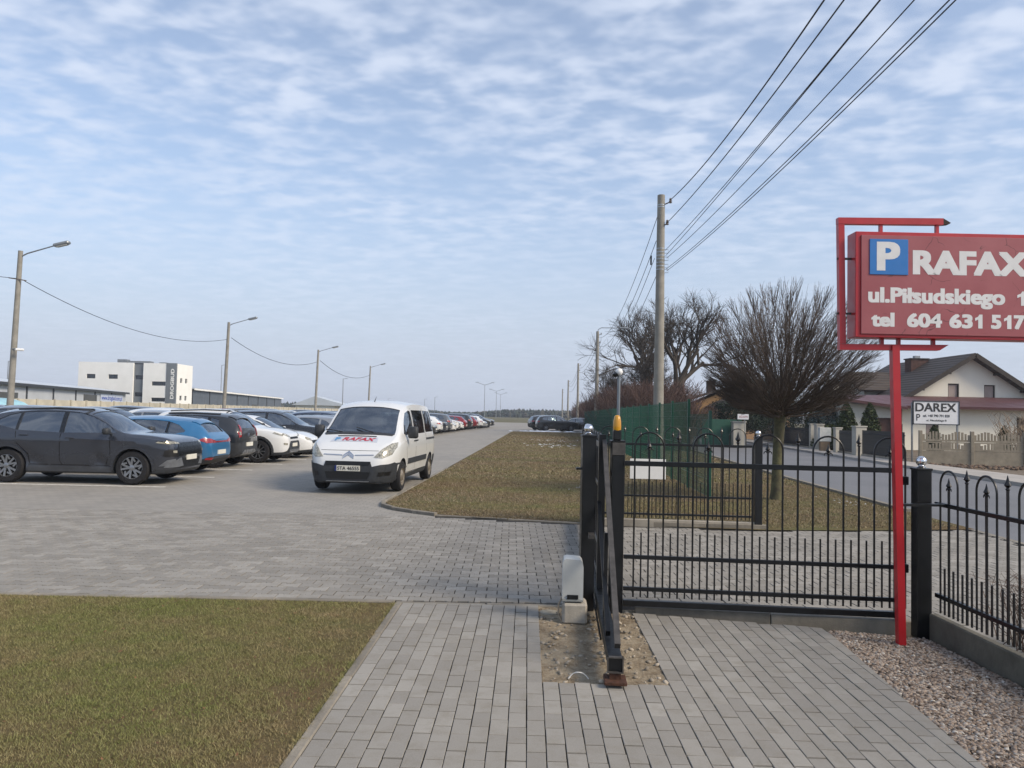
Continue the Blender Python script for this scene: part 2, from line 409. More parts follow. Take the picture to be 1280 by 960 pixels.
P = scatter([(-1.15, 12.75), (-.5, 12.45), (1.12, 12.12), (3.8, 11.86), (5.4, 12.1), (7.25, 12.45), (7.45, 14.5), (7.8, 20), (-2.0, 20), (-2.22, 15.5), (-2.28, 14.3), (-2.12, 13.66), (-1.56, 13.06)], 70000)
blades('grass', P, .026, .009, strip, .008, M_blade_s)
P = scatter([(7.8, 20), (9.8, 45), (-1.0, 45), (-2.0, 20)], 60000)
blades('grass', P, .034, .02, strip, .008, M_blade_s)
P = scatter([(9.8, 45), (12.2, 75), (.15, 75), (-1.0, 45)], 45000)
blades('grass', P, .045, .04, strip, .008, M_blade_s)
# melting snow left on the strip
M_snow = pbr('snow', '#dfe4ea', .6, var=.06, scale=8)
def snow(name, cx, cy, sx, sy, n, s0, s1, label):
    mb = MB()
    for _ in range(n):
        x, y = rng.gauss(cx, sx), rng.gauss(cy, sy); r = rng.uniform(s0, s1)
        k = 7; vs = [(x+r*1.6*rng.uniform(.5, 1)*math.cos(2*math.pi*i/k), y+r*rng.uniform(.5, 1)*math.sin(2*math.pi*i/k), .006) for i in range(k)]
        vs.append((x, y, .012+r*.22)); mb.add(vs, [(i, (i+1) % k, k) for i in range(k)])
    return tag(mb.build(name, M_snow, None, 60), label, 'snow', kind='stuff')
snow('snow', 2.2, 43, .8, 1.3, 70, .03, .10, 'melting snow crumbs scattered on the grass strip')
snow('snow', 2.9, 51, 1.0, 1.2, 60, .03, .11, 'thin band of melting snow on the brown strip')
snow('snow', 3.3, 79, 1.3, .9, 40, .15, .4, 'grey snow patch lying before the dark parked cars')
snow('snow', 2.05, 18.2, .35, .6, 26, .012, .035, 'small white snow specks near the dark gate')
snow('snow', 7.2, 15.8, .35, .7, 30, .012, .03, 'small white specks on the verge by the street')

# edging kerbs, one stone each
def kerb_run(parent, p, q, w, h, z, L=1.0):
    p, q = Vector(p), Vector(q); n = max(1, round((q-p).length/L)); d = (q-p)/n
    me = MB().box((0, 0, 0), (d.length-.006, w, h), 0, .008).mesh('kerb_stone', M_kerb)
    for i in range(n):
        c = p+d*(i+.5)
        link('kerb_stone', me, parent, (c.x, c.y, z+rng.uniform(-.003, .003)), (0, 0, math.atan2(d.y, d.x)+rng.uniform(-.002, .002)))
edge = struct(link('kerb_edging', None))
kerb_run(edge, (-1.104, .2, 0), (-.958, 6.84, 0), .06, .2, -.095)
kerb_run(edge, (-9.5, 6.9, 0), (-1.0, 6.9, 0), .075, .2, -.096)
kerb_run(edge, (-1.0, 6.9, 0), (.62, 6.88, 0), .06, .2, -.103)
kerb_run(edge, (1.1, 6.72, 0), (3.35, 6.44, 0), .08, .26, -.085)
cv = [(-1.2, 12.68), (-1.62, 13.0), (-2.0, 13.36), (-2.26, 13.8), (-2.33, 14.3), (-2.28, 15.4)]
for a, b in zip(cv[:-1], cv[1:]): kerb_run(edge, (a[0], a[1], 0), (b[0], b[1], 0), .08, .22, -.065)
kerb_run(edge, (-2.28, 15.4, 0), (-1.93, 23.6, 0), .08, .2, -.085)
kerb_run(edge, (-1.2, 12.68, 0), (1.15, 12.1, 0), .07, .2, -.09)
kerb_run(edge, (1.2, 12.08, 0), (3.95, 11.84, 0), .09, .24, -.05)

# foreground path: rectangular bricks laid in columns
BC = ((.225, .212, .19), (.262, .248, .222), (.302, .287, .258))
M_bo = m_brick('path_brick', 'obj', *BC); M_bi = m_brick('path_brick_rows', 'island', *BC)
def block_mb(outline, t, ch, z=0):
    """a paving block: outline, chamfered top"""
    n = len(outline); cx = sum(p[0] for p in outline)/n; cy = sum(p[1] for p in outline)/n
    ins = []
    for i, (x, y) in enumerate(outline):
        (ax, ay), (bx, by) = outline[i-1], outline[(i+1) % n]
        n1 = Vector((-(y-ay), x-ax)).normalized(); n2 = Vector((-(by-y), bx-x)).normalized()
        m = (n1+n2); m = m/max(.3, m.length_squared)*2; ins.append((x+m.x*ch, y+m.y*ch))
    vs = [(x, y, z-t) for x, y in outline]+[(x, y, z-ch*.8) for x, y in outline]+[(x, y, z) for x, y in ins]
    fs = [(i, (i+1) % n, n+(i+1) % n, n+i) for i in range(n)]+[(n+i, n+(i+1) % n, 2*n+(i+1) % n, 2*n+i) for i in range(n)]+[tuple(range(2*n, 3*n))]
    return vs, fs
path = struct(link('path', None))
def ex_l(y): return -.995+.022*(y-3.7)
def ex_r(y): return 2.36+.089*(y-3.83)
PATCH = [(.22, 4.93), (1.03, 4.9), (1.13, 6.72), (.27, 6.86)]
jl = lambda x, y: x+.022*(y-3.7)
REG = [[(ex_l(.9), .9), (jl(.205, .9), .9), (jl(.205, 6.85), 6.85), (ex_l(6.85), 6.85)],
       [(jl(.205, .9), .9), (jl(1.005, .9), .9), (jl(1.005, 4.91), 4.91), (jl(.205, 4.92), 4.92)],
       [(jl(1.005, .9), .9), (ex_r(.9), .9), (ex_r(6.3), 6.31), (jl(1.005, 6.67), 6.67)]]
for rg_ in REG: struct(sheet('path_bed', rg_, -.011, M_joint))
def clip(poly, reg):
    out = poly
    for k in range(len(reg)):
        (ax, ay), (bx, by) = reg[k], reg[(k+1) % len(reg)]
        sd = lambda p: (bx-ax)*(p[1]-ay)-(by-ay)*(p[0]-ax)
        nxt = []
        for m in range(len(out)):
            p, q = out[m-1], out[m]; sp, sq = sd(p), sd(q)
            if (sp >= 0) != (sq >= 0):
                t = sp/(sp-sq); nxt.append((p[0]+(q[0]-p[0])*t, p[1]+(q[1]-p[1])*t))
            if sq >= 0: nxt.append(q)
        out = nxt
        if len(out) < 3: return []
    res = []
    for p in out:
        if not res or math.hypot(p[0]-res[-1][0], p[1]-res[-1][1]) > .006: res.append(p)
    if len(res) > 2 and math.hypot(res[0][0]-res[-1][0], res[0][1]-res[-1][1]) <= .006: res.pop()
    return res
def area(p): return abs(sum(p[i-1][0]*p[i][1]-p[i][0]*p[i-1][1] for i in range(len(p))))/2
w, l = .1, .2; dirx = .022; GAP = .0028
whole, parts_ = [], []
for c in range(-16, 32):
    for r_ in range(0, 32):
        y = 1.0+(r_+(c % 2)*.5)*l; x = .155+c*w+dirx*(y-3.7)
        a, b = w/2-GAP, l/2-.0050
        ol = [(x+u+dirx*v, y+v) for u, v in ((-a, -b), (a, -b), (a, b), (-a, b))]
        for rg in REG:
            p = clip(ol, rg); ar = area(p) if len(p) > 2 else 0
            if ar < .0016: continue
            if ar > area(ol)*.995 and y > 3.4: whole.append((math.hypot(x, y), x, y))
            else: parts_.append(p)
whole.sort()
a, b = w/2-GAP, l/2-.0050
vs, fs = block_mb([(-a, -b), (a, -b), (a, b), (-a, b)], .06, .002)
bme = MB().add(vs, fs).mesh('brick', M_bo)
def jit(): return (rng.uniform(-.0012, .0012), rng.uniform(-.0012, .0012), rng.uniform(-.002, .002))
for d_, x, y in whole[:300]:
    j = jit(); link('brick', bme, path, (x+j[0], y+j[1], j[2]), (rng.uniform(-.01, .01), rng.uniform(-.01, .01), math.atan(-dirx)+rng.uniform(-.006, .006)))
mb = MB()
for d_, x, y in whole[300:]:
    j = jit(); tx, ty = rng.uniform(-.01, .01), rng.uniform(-.01, .01)
    mb.add([(px+x+j[0]+dirx*py, py+y+j[1], pz+j[2]+px*tx+py*ty) for px, py, pz in vs], fs)
for p in parts_:
    j = jit(); q, f = block_mb(p, .06, .002); mb.add([(px, py, pz+j[2]) for px, py, pz in q], f)
tag(mb.build('brick_rows', M_bi, path), kind='stuff')
# gravel-side edging row (bricks laid as a header course along the right edge)
# driveway: interlocking double-T blocks
DC = ((.21, .198, .177), (.26, .246, .221), (.312, .296, .267))
M_do = m_brick('driveway_block', 'obj', *DC); M_di = m_brick('driveway_block_rows', 'island', *DC)
drive = struct(link('driveway', None))
g_ = .0045
def tee(g=g_):
    a, b, c, e, f = .1-g, .0825-g, .065-g, .052, .042
    return [(-a, -b), (-e-g, -b), (-f-g, -c), (f+g, -c), (e+g, -b), (a, -b), (a, b), (e+g, b), (f+g, c), (-f-g, c), (-e-g, b), (-a, b)]
vs, fs = block_mb(tee(), .05, .0018)
tme = MB().add(vs, fs).mesh('paving_block', M_do)
DR = [(-9.5, 6.96), (.66, 6.94), (1.1, 6.82), (3.4, 6.5), (3.6, 5.2), (3.6, 3.0), (6.5, 3.0), (7.05, 7), (7.38, 12.35), (5.4, 11.98), (3.8, 11.74), (1.12, 12.0), (-.5, 12.34), (-1.2, 12.6), (-9.5, 12.6)]
cand = []
for r_ in range(0, 70):
    y = 2.9+r_*.1475
    for c in range(-50, 40):
        x = c*.2+(r_ % 2)*.1
        cand.append((x, y))
ca = np.array(cand); keep = np.ones(len(ca), bool)
for dx in (-.085, .085):
    for dy in (-.06, .06): keep &= inside(ca+[dx, dy], DR)
ca = ca[keep]
sc_ = []
for x, y in ca:
    px = 640+960*x/y
    sc_.append((math.hypot(x, y) if 0 < px < 1280 and (x < .6 or y < 7.4) and y > 6 else 99, x, y))
sc_.sort()
mb = MB()
for k, (d_, x, y) in enumerate(sc_):
    j = jit(); wv = .002*math.sin(x*.9+1)*math.sin(y*1.1)
    if k < 300:
        link('paving_block', tme, drive, (x+j[0], y+j[1], j[2]+wv-.004), (rng.uniform(-.01, .01), rng.uniform(-.01, .01), rng.uniform(-.008, .008)))
    else:
        tx = rng.uniform(-.012, .012); ty = rng.uniform(-.012, .012)
        mb.add([(px+x+j[0], py+y+j[1], pz+j[2]*.8+wv-.004+px*tx+py*ty) for px, py, pz in vs], fs)
tag(mb.build('paving_rows', M_di, drive, None, False), kind='stuff')
# parking bay lines
M_line = pbr('line_paint', '#c9c7c0', .8, var=.25, scale=9, kind='World')
lines = struct(link('bay_markings', None))
def front_x(y): return float(np.interp(y, [0, 17, 45, 60, 76, 90, 105, 130, 160], [-7.6, -7.25, -6.3, -5.3, -4.2, -2.6, -1.2, .8, 3]))
for k in range(-1, 22):
    y = 16.36+2.5*k; x1 = front_x(y)-.05
    if k < 0: continue
    MB().box((x1-2.4, y, -.0085), (4.8, .1, .005)).build('bay_line', M_line, lines)

# rough concrete and soil patch round the gate track
def grid_patch(name, poly, z, amp, mat, step=.035, label=None, cat=None, kind='structure'):
    xs = np.arange(min(p[0] for p in poly), max(p[0] for p in poly)+step, step); yy = np.arange(min(p[1] for p in poly), max(p[1] for p in poly)+step, step)
    from mathutils import noise as mn
    mb = MB(); idx = {}
    for i, x in enumerate(xs):
        for j, y in enumerate(yy):
            idx[i, j] = len(mb.v); mb.v.append((x, y, z+amp*(mn.fractal(Vector((x*7, y*7, 1)), 1, 2, 5))))
    for i in range(len(xs)-1):
        for j in range(len(yy)-1):
            if inside(np.array([[(xs[i]+xs[i+1])/2, (yy[j]+yy[j+1])/2]]), poly)[0]:
                mb.f.append((idx[i, j], idx[i+1, j], idx[i+1, j+1], idx[i, j+1]))
    return tag(mb.build(name, mat, None, 60), kind=kind)
def m_rough():
    s = NT('rough_concrete'); v = s.coord('World')
    a = s.noise(v, 3.2, 5, .7, .3); f = s.noise(v, 38, 5, .75)
    c = s.mix(s.rng(a, .38, .62, 0, 1), lin('#a3957f'), lin('#74644f')); c = s.mix(s.rng(f, .42, .7, 0, .6), c, lin('#b9af9c'))
    s.bsdf(c, .95, 0, .15, 0, f, 1.0, .03); return s.m
grid_patch('concrete_patch', [(.2, 4.9), (1.06, 4.88), (1.16, 6.78), (.24, 6.9)], -.010, .012, m_rough(), .03)
# little stones and litter lying on that patch
mb = MB()
M_stone = pbr('stone', '#8f8678', .9, var=.3, scale=20, rnd='island', ramt=.35)
ico = bmesh.new(); bmesh.ops.create_icosphere(ico, subdivisions=1, radius=1)
IV = np.array([v.co[:] for v in ico.verts]); IF = np.array([[v.index for v in f.verts] for f in ico.faces]); ico.free()
def stones(name, P, r0, r1, mat, z, flat=.62, parent=None):
    n = len(P); r = nr.uniform(r0, r1, n); k = len(IV)
    sh = nr.uniform(.7, 1.3, (n, k, 1)); S = np.stack([nr.uniform(.8, 1.35, n), nr.uniform(.75, 1.15, n), np.full(n, flat)*nr.uniform(.8, 1.2, n)], 1)
    V = IV[None]*sh*S[:, None]*r[:, None, None]
    a = nr.uniform(0, 6.28, n); ca_, sa = np.cos(a)[:, None], np.sin(a)[:, None]
    t = nr.uniform(-.5, .5, n)[:, None]
    X = V[..., 0]*ca_-V[..., 1]*sa; Y = V[..., 0]*sa+V[..., 1]*ca_; Z = V[..., 2]+t*V[..., 0]*.6
    V = np.stack([X+P[:, :1], Y+P[:, 1:2], Z+z+nr.uniform(0, 1, n)[:, None]*r0*.9], 2).reshape(-1, 3)
    F = (IF[None]+(np.arange(n)*k)[:, None, None]).reshape(-1, 3)
    return tag(link(name, npmesh(name, V, F, mat), parent), kind='stuff')
tag(stones('pebbles', scatter(PATCH, 260), .006, .022, M_stone, -.008), 'loose pebbles and rubble on the rough patch by the gate motor', 'pebbles')
def m_gravel():
    s = NT('gravel'); r = s.n('ShaderNodeNewGeometry').outputs['Random Per Island']; v = s.coord('World')
    c = s.ramp(r, [(0, lin('#43392f')), (.2, lin('#6e5f52')), (.42, lin('#8d7c6d')), (.62, lin('#9b8c7e')), (.82, lin('#a99e92')), (.94, lin('#7d7974')), (1, lin('#cac5bb'))])
    s.bsdf(s.mix(s.rng(s.noise(v, 120, 3), .4, .7, 0, .3), c, (.2, .16, .13)), .8, 0, .3); return s.m
GRAVEL = [(2.3, 3.0), (2.36, 3.83), (2.56, 6.22), (2.62, 6.3), (3.3, 6.12), (3.34, 5.2), (3.36, 2.6), (2.3, 2.6)]
struct(sheet('gravel_bed', GRAVEL, -.035, pbr('gravel_soil', '#4a3f35', .95, var=.3, scale=15, bump=.5, kind='World')))
gp = scatter(GRAVEL, 28000)
tag(stones('gravel', gp, .007, .017, m_gravel(), -.022), 'beige and brown pebbles filling the bed under the red sign', 'gravel')
mb = MB()
for (a, b) in (((2.80, 5.38), (2.98, 4.9)),):
    pts = [Vector((a[0]+(b[0]-a[0])*t+.03*math.sin(t*5), a[1]+(b[1]-a[1])*t, .0+.006*math.sin(t*9))) for t in np.linspace(0, 1, 9)]
    mb.tube(pts, .009, 6)
tag(MB().lathe([(.0, -.02), (.085, -.02), (.085, -.004), (.078, .0), (0, .001)], 18, (.36, 6.66, -.004)).build('access_cover', pbr('cover', '#8b8577', .9, var=.3, scale=20), None, 30), 'small round concrete cover beside the gate motor', 'cover')
mb = MB(); mb.tube([(.40+.13*t, 4.98+.01*math.sin(t*9), .0+.045*math.sin(math.pi*t)) for t in np.linspace(0, 1, 9)], .0035, 6)
tag(mb.build('cable_end', pbr('cable_white', '#d8d6d0', .5), None, 60), 'short loop of white cable sticking out of the rough patch', 'cable')
# ---------------------------------------------------------------- black steel fences and the gate
M_black = pbr('black_steel', '#0c0e11', .36, var=.25, scale=9, rnd='obj', ramt=.12, spec=.5)
M_steel = pbr('worn_steel', '#4d4a47', .5, .3, var=.35, scale=14)
M_rust = pbr('rusty_steel', '#4a2f22', .85, .2, var=.5, scale=30, bump=.3)
M_chrome = pbr('chrome', (.75, .75, .76), .1, 1.0, var=.03)
def spear(mb, x, y, z, s=1.0):
    mb.lathe([(.011*s, 0), (.016*s, .008*s), (.009*s, .018*s), (.017*s, .028*s), (.024*s, .036*s), (.012*s, .06*s), (.0015, .105*s)], 8, (x, y, z))
def fleur(mb, z):
    spear(mb, 0, 0, z, .9)
    for sgn in (-1, 1):
        mb.tube([(0, 0, z+.005), (sgn*.018, 0, z+.016), (sgn*.03, 0, z+.008), (sgn*.034, 0, z-.008)], [.006, .006, .005, .003], 5)
def picket_panel(root, p, q, zr, zb, ztop, zshort, spacing=.124, start=.07, rails=(.04, .03), rdepth=.02, flip=False, bar=.0085, bottom=None):
    """rails zr (list), pickets from zb; period of four: arch leg, finial, arch leg, spear"""
    p, q = Vector((p[0], p[1], 0)), Vector((q[0], q[1], 0)); L = (q-p).length; d = (q-p)/L; rz = math.atan2(d.y, d.x)
    for i, z in enumerate(zr):
        h = rails[0] if i == 0 else rails[1]
        o = MB().box((0, 0, 0), (L, .03, h), 0, .003).build('rail', M_black, root); c = p+d*L/2
        o.location = (c.x, c.y, z); o.rotation_euler = (0, 0, rz)
    if bottom:
        o = MB().box((0, 0, 0), (L, .05, .05), 0, .004).build('rail', M_black, root); c = p+d*L/2
        o.location = (c.x, c.y, bottom); o.rotation_euler = (0, 0, rz)
    ra = spacing; zs = ztop-ra
    arch = MB(); arch.tube([(-ra, 0, zb), (-ra, 0, zs)]+[(-ra*math.cos(a), 0, zs+ra*math.sin(a)) for a in np.linspace(.2, math.pi-.2, 11)]+[(ra, 0, zs), (ra, 0, zb)], bar, 6)
    arch = arch.mesh('arch_picket', M_black, 50)
    fin = MB().box((0, 0, (zb+zs-.03)/2), (.014, .014, zs-.03-zb)); fleur(fin, zs-.03); fin = fin.mesh('picket', M_black)
    sp = MB().box((0, 0, (zb+ztop-.07)/2), (.014, .014, ztop-.07-zb)); spear(sp, 0, 0, ztop-.08); sp = sp.mesh('picket', M_black)
    sh = MB().box((0, 0, (zb+zshort)/2), (.013, .013, zshort-zb), 0, .002).mesh('short_picket', M_black)
    n = int((L-start-.03)/spacing)+1
    for k in range(n):
        c = p+d*(start+k*spacing); ph = k % 4
        if ph == 1 or (ph == 0 and k+2 >= n and False):
            link('picket', fin, root, (c.x, c.y, 0), (0, 0, rz))
            link('arch_picket', arch, root, (c.x, c.y, 0), (0, 0, rz))
        elif ph == 3: link('picket', sp, root, (c.x, c.y, 0), (0, 0, rz))
        c2 = c+d*spacing/2
        if k < n-1 or True: link('short_picket', sh, root, (c2.x, c2.y, 0), (0, 0, rz+.0))
def post(name, x, y, w, h, label, rz=0, ball=True, group=None, plate=True, z0=-.05):
    t = thing(name, label, 'post', (x, y, 0), rz, group)
    MB().box((0, 0, (h+z0)/2), (w, w, h-z0), 0, .005).build('shaft', M_black, t)
    MB().box((0, 0, h+.006), (w+.012, w+.012, .018), 0, .004).build('cap', M_black, t)
    if ball:
        r = .042
        MB().lathe([(.03, 0), (.034, .008), (.022, .018)]+[(r*math.sin(a), .055-r*math.cos(a)) for a in np.linspace(.5, math.pi-.02, 10)], 16, (0, 0, h+.014)).build('ball_finial', M_chrome, t, 40)
    return t
# front bay across the path end
fg = thing('picket_gate', 'long black steel picket gate with arches across the paved path', 'gate')
picket_panel(fg, (.99, 6.66), (3.27, 6.43), (1.28, .48, .21), .14, 1.55, .69, .124, .085, (.042, .034), bottom=.09)
MB().box((3.24, 6.44, .86), (.05, .07, 1.62), -.1, .004).build('end_stile', M_black, fg)
for z in (.48, 1.2): MB().box((3.27, 6.40, z), (.06, .05, .07), -.1, .004).build('latch_block', M_black, fg)
# posts
pb = post('gate_post', 3.345, 6.27, .115, 1.30, 'black steel post with chrome ball at the gravel bed corner', -.05)
tl = post('gate_post', .685, 6.78, .118, 1.50, 'black post with chrome ball behind the white gate motor', .06)
ta = post('gate_post', .935, 6.74, .11, 1.46, 'black post carrying the yellow warning light', .06, False)
MB().box((0, -.06, 1.40), (.115, .012, .11), 0, .003).build('mounting_plate', M_steel, ta)
for z in (.45, 1.22): MB().box((-.085, -.02, z), (.05, .05, .02), 0, .003).build('guide_bracket', M_black, tl)
# warning light
wl = thing('warning_light', 'yellow flashing warning light on the black gate post', 'light', (.925, 6.71, 1.475))
MB().box((0, 0, .045), (.07, .07, .09), 0, .008).build('housing', pbr('housing_black', '#101112', .4), wl)
mb = MB(); mb.lathe([(.034, 0), (.036, .03), (.034, .08), (.027, .118), (.016, .132), (.0, .134)], 14, (0, 0, .085)); mb.build('lens', pbr('amber_lens', '#c98f14', .3, var=.06, coat=.6), wl, 50)
# slim pole with camera dome behind it
cp = thing('camera_pole', 'slim grey pole with a small white camera dome beside the yellow light', 'pole', (.955, 6.86, 0))
MB().tube([(0, 0, -.05), (0, 0, 2.06)], .014, 10).build('pole', pbr('galvanised', '#7f868c', .45, .5, var=.15), cp, 40)
MB().lathe([(.0, -.034), (.024, -.026), (.034, 0), (.024, .026), (0, .034)], 14, (0, -.01, 2.08)).build('dome', pbr('white_plastic', '#e2e3e2', .4, var=.05), cp, 60)
MB().lathe([(.0, -.03), (.024, -.02), (.027, 0), (.0, .02)], 12, (-.035, -.02, 2.06)).build('lens_shroud', M_black, cp, 60)
# sliding gate seen end on
gd = Vector((.064, 1, 0)).normalized(); g0 = Vector((.81, 6.85, 0))
def gp_(t, z, s=0.0): return (g0.x+gd.x*t+gd.y*s, g0.y+gd.y*t-gd.x*s, z)
sg = thing('sliding_gate', 'black sliding gate with a slanting tail brace and rusty track end', 'gate')
MB().bar(gp_(-1.98, .13), gp_(5.15, .13), .085, .085).build('bottom_beam', M_black, sg)
picket_panel(sg, gp_(.0, 0)[:2], gp_(5.1, 0)[:2], (1.42, 1.05, .52, .24), .17, 1.52, .7, .124, .08, (.05, .035))
MB().bar(gp_(-.05, .17), gp_(-.05, 1.52), .05, .06).build('stile', M_black, sg)
MB().bar(gp_(5.12, .17), gp_(5.12, 1.52), .05, .06).build('stile', M_black, sg)
MB().bar(gp_(-1.88, .215, .02), gp_(-.06, 1.46, .02), .038, .045).build('tail_brace', M_steel, sg)
MB().bar(gp_(-1.55, .20, -.02), gp_(-.06, .92, -.02), .032, .04).build('tail_brace', M_black, sg)
MB().bar(gp_(-1.0, .17, -.01), gp_(-1.0, .80, -.01), .03, .03).build('tail_upright', M_black, sg)
mb = MB()
for a, b in ((-.047, 0), (.047, 0)): mb.box(gp_(-1.985, .13, a), (.008, .03, .1), -.064)
mb.box(gp_(-1.985, .176), (.1, .03, .008), -.064); mb.box(gp_(-1.985, .084), (.1, .03, .008), -.064)
mb.build('beam_end', M_steel, sg)
MB().box(gp_(-1.97, .03), (.14, .16, .02), -.064, .003).box(gp_(-1.95, .058), (.07, .08, .04), -.064).build('roller_plate', M_rust, sg)
MB().box(gp_(-.25, .66, -.09), (.05, .16, .03), -.064).build('stop_bracket', M_steel, sg)
MB().box(gp_(.02, 1.19, .03), (.035, .24, .045), -.064, .004).build('top_bracket', M_steel, sg)
mb = MB()
for k in range(60): mb.box(gp_(-1.3+k*.03, .095, -.055), (.012, .016, .02), -.064)
mb.build('toothed_rack', M_black, sg)
# gate motor
gm = thing('gate_motor', 'grey white sliding gate motor box on a concrete block', 'motor', (.535, 6.42, 0), -.05)
prof = [(-.085, 0), (.085, 0), (.085, .28), (.078, .318), (.06, .338), (-.055, .345), (-.075, .335), (-.085, .30)]
MB().prism(prof, lambda u, v, d: (u, d, v+.165), -.10, .10).build('cover', pbr('motor_plastic', '#a9adad', .45, var=.1, scale=4), gm, 35)
MB().box((.0, -.107, .205), (.09, .014, .035), 0, .003).build('key_hatch', M_black, gm)
MB().box((.0, -.103, .18), (.172, .01, .022), 0, .003).build('base_trim', pbr('trim_grey', '#8d908e', .5), gm)
MB().box((.02, -.005, .07), (.20, .23, .17), 0, .018).build('concrete_block', pbr('motor_base', '#9a958b', .85, var=.25, bump=.3), gm)
mb = MB(); mb.tube([(-.085, -.06, .19), (-.115, -.07, .13), (-.11, -.08, .05), (-.08, -.10, .0)], .007, 6); mb.build('cable', pbr('cable_tan', '#8f8270', .6), gm, 60)
# fence beyond the driveway
ff = thing('picket_fence', 'black arched picket fence on the far side of the driveway', 'fence')
picket_panel(ff, (1.32, 12.06), (3.75, 11.9), (1.26, .46, .18), .12, 1.53, .68, .124, .09, (.036, .03))
MB().box((2.54, 11.975, .01), (2.5, .1, .18), -.066, .008).build('plinth', M_conc, ff)
post('fence_post', 3.82, 11.88, .11, 1.40, 'black post ending the picket fence beyond the driveway', -.06)
post('fence_post', 1.2, 12.1, .12, 1.45, 'black post meeting the far end of the sliding gate', .06)
wp = thing('notice_board', 'blank white board wired to the far picket fence', 'board', (2.13, 11.93, .88), -.066)
MB().box((0, 0, 0), (.55, .012, .31), 0, .003).build('panel', pbr('white_board', '#d9d8d4', .55, var=.05), wp)
for s in (-1, 1): MB().box((s*.25, .012, .13), (.012, .03, .012)).build('wire_tie', M_steel, wp)
# right hand fence on its plinth
rf = thing('picket_fence', 'black arched picket fence on a concrete plinth beside the gravel', 'fence')
mb_p = []
y0 = 6.2; segs = [(6.2, 4.2), (4.2, 2.2)]
for a, b in segs:
    MB().box((3.40, (a+b)/2, .015), (.07, a-b-.008, .30), 0, .01).build('plinth', pbr('plinth_concrete', '#5c594f', .9, var=.3, scale=4, bump=.4, bscale=40), rf)
picket_panel(rf, (3.405, 6.16), (3.405, 2.3), (1.04, .32), .19, 1.31, .55, .118, .06, (.032, .032))
# ---------------------------------------------------------------- red parking sign
M_red = pbr('red_enamel', '#a5131f', .42, var=.12, scale=4, coat=.2)
def m_face():
    s = NT('faded_red_face'); v = s.coord('World')
    a = s.noise(v, 3, 4, .6); z = s.n('ShaderNodeTexVoronoi', feature='DISTANCE_TO_EDGE'); z.inputs['Scale'].default_value = 4.6
    m = s.n('ShaderNodeMapping'); m.inputs['Scale'].default_value = (1, 1, 1.25); s.l(v, m.inputs[0])
    w = s.n('ShaderNodeMix', data_type='RGBA'); w.inputs[0].default_value = .14; s.l(m.outputs[0], w.inputs[6])
    nn = s.n('ShaderNodeTexNoise'); nn.inputs['Scale'].default_value = 7; s.l(v, nn.inputs['Vector']); s.l(nn.outputs['Color'], w.inputs[7]); s.l(w.outputs[2], z.inputs['Vector'])
    c = s.mix(s.rng(a, .3, .7, 0, 1), lin('#8f464b'), lin('#9c565a'))
    gate = s.n('ShaderNodeMath', operation='MULTIPLY'); s.l(s.rng(z.outputs[0], .0, .013, 1, 0), gate.inputs[0]); s.l(s.rng(s.noise(v, 5, 2), .50, .57, 0, 1), gate.inputs[1])
    c = s.mix(gate.outputs[0], c, lin('#3f1d20'))                   # peeling cracks in the foil
    s.bsdf(c, .4, 0, .5, .1, gate.outputs[0], -.5, .01); return s.m
M_face = m_face(); M_white = pbr('sign_white', '#d3d3d3', .5, var=.06, scale=9)
M_blue = pbr('sign_blue', '#1b6cb3', .45, var=.06)
SX, SY = 3.01, 5.95
ps = thing('parking_sign', 'red parking sign with white lettering on a red square post', 'sign', (SX, SY, 0))
def sl(x, y, z): return (x-SX, y-SY, z)
mb = MB(); mb.bar(sl(3.02, 5.95, -.1), sl(2.965, 5.95, 2.28), .056, .056, (0, 1, 0)); mb.build('post', M_red, ps)
SYF = 5.88
MB().box(sl(3.34, 5.955, 2.74), (1.42, .15, .82), 0, .004).build('cabinet', M_red, ps)
fz = lambda u, v, d: sl(u, SYF-d, v)
MB().box(sl(3.35, 5.8745, 2.738), (1.36, .012, .765), 0, .002).build('sign_face', M_face, ps)
T0 = -.0115 + .0
def put(s, box, mat, bold, name='lettering', yy=5.8675):
    return text_mb(s, box, lambda u, v, d: sl(u, yy-d+.004, v), .012, 0, .004, bold).build(name, mat, ps, None, False)
MB().box(sl(2.88, 5.866, 2.952), (.295, .008, .275), 0, .001).build('blue_panel', M_blue, ps)
put('P', (2.785, 2.965, 2.845, 3.068), M_white, .012, 'lettering', 5.8612)
put('RAFAX', (3.065, 3.955, 2.822, 3.01), M_white, .011)
put('ul.Piłsudskiego', (2.722, 3.775, 2.562, 2.717), M_white, .0062)
def one(x0, x1, z0, z1):
    w = x1-x0; h = z1-z0; pl = [(x0+w*.42, z0), (x1, z0), (x1, z1), (x0+w*.58, z1), (x0+w*.40, z1-h*.16), (x0, z1-h*.26), (x0, z1-h*.46), (x0+w*.42, z1-h*.36)]
    MB().add([sl(u, 5.8672, v) for u, v in pl], [tuple(range(len(pl)))]).build('lettering', M_white, ps)
one(3.868, 3.935, 2.596, 2.706)
put('tel', (2.745, 2.925, 2.412, 2.522), M_white, .0065)
put('604', (3.02, 3.29, 2.412, 2.522), M_white, .0065)
put('63', (3.345, 3.525, 2.412, 2.522), M_white, .0065)
one(3.543, 3.60, 2.414, 2.521)
put('5', (3.665, 3.745, 2.412, 2.522), M_white, .0065)
one(3.765, 3.822, 2.414, 2.521)
put('7', (3.84, 3.925, 2.412, 2.522), M_white, .0065)
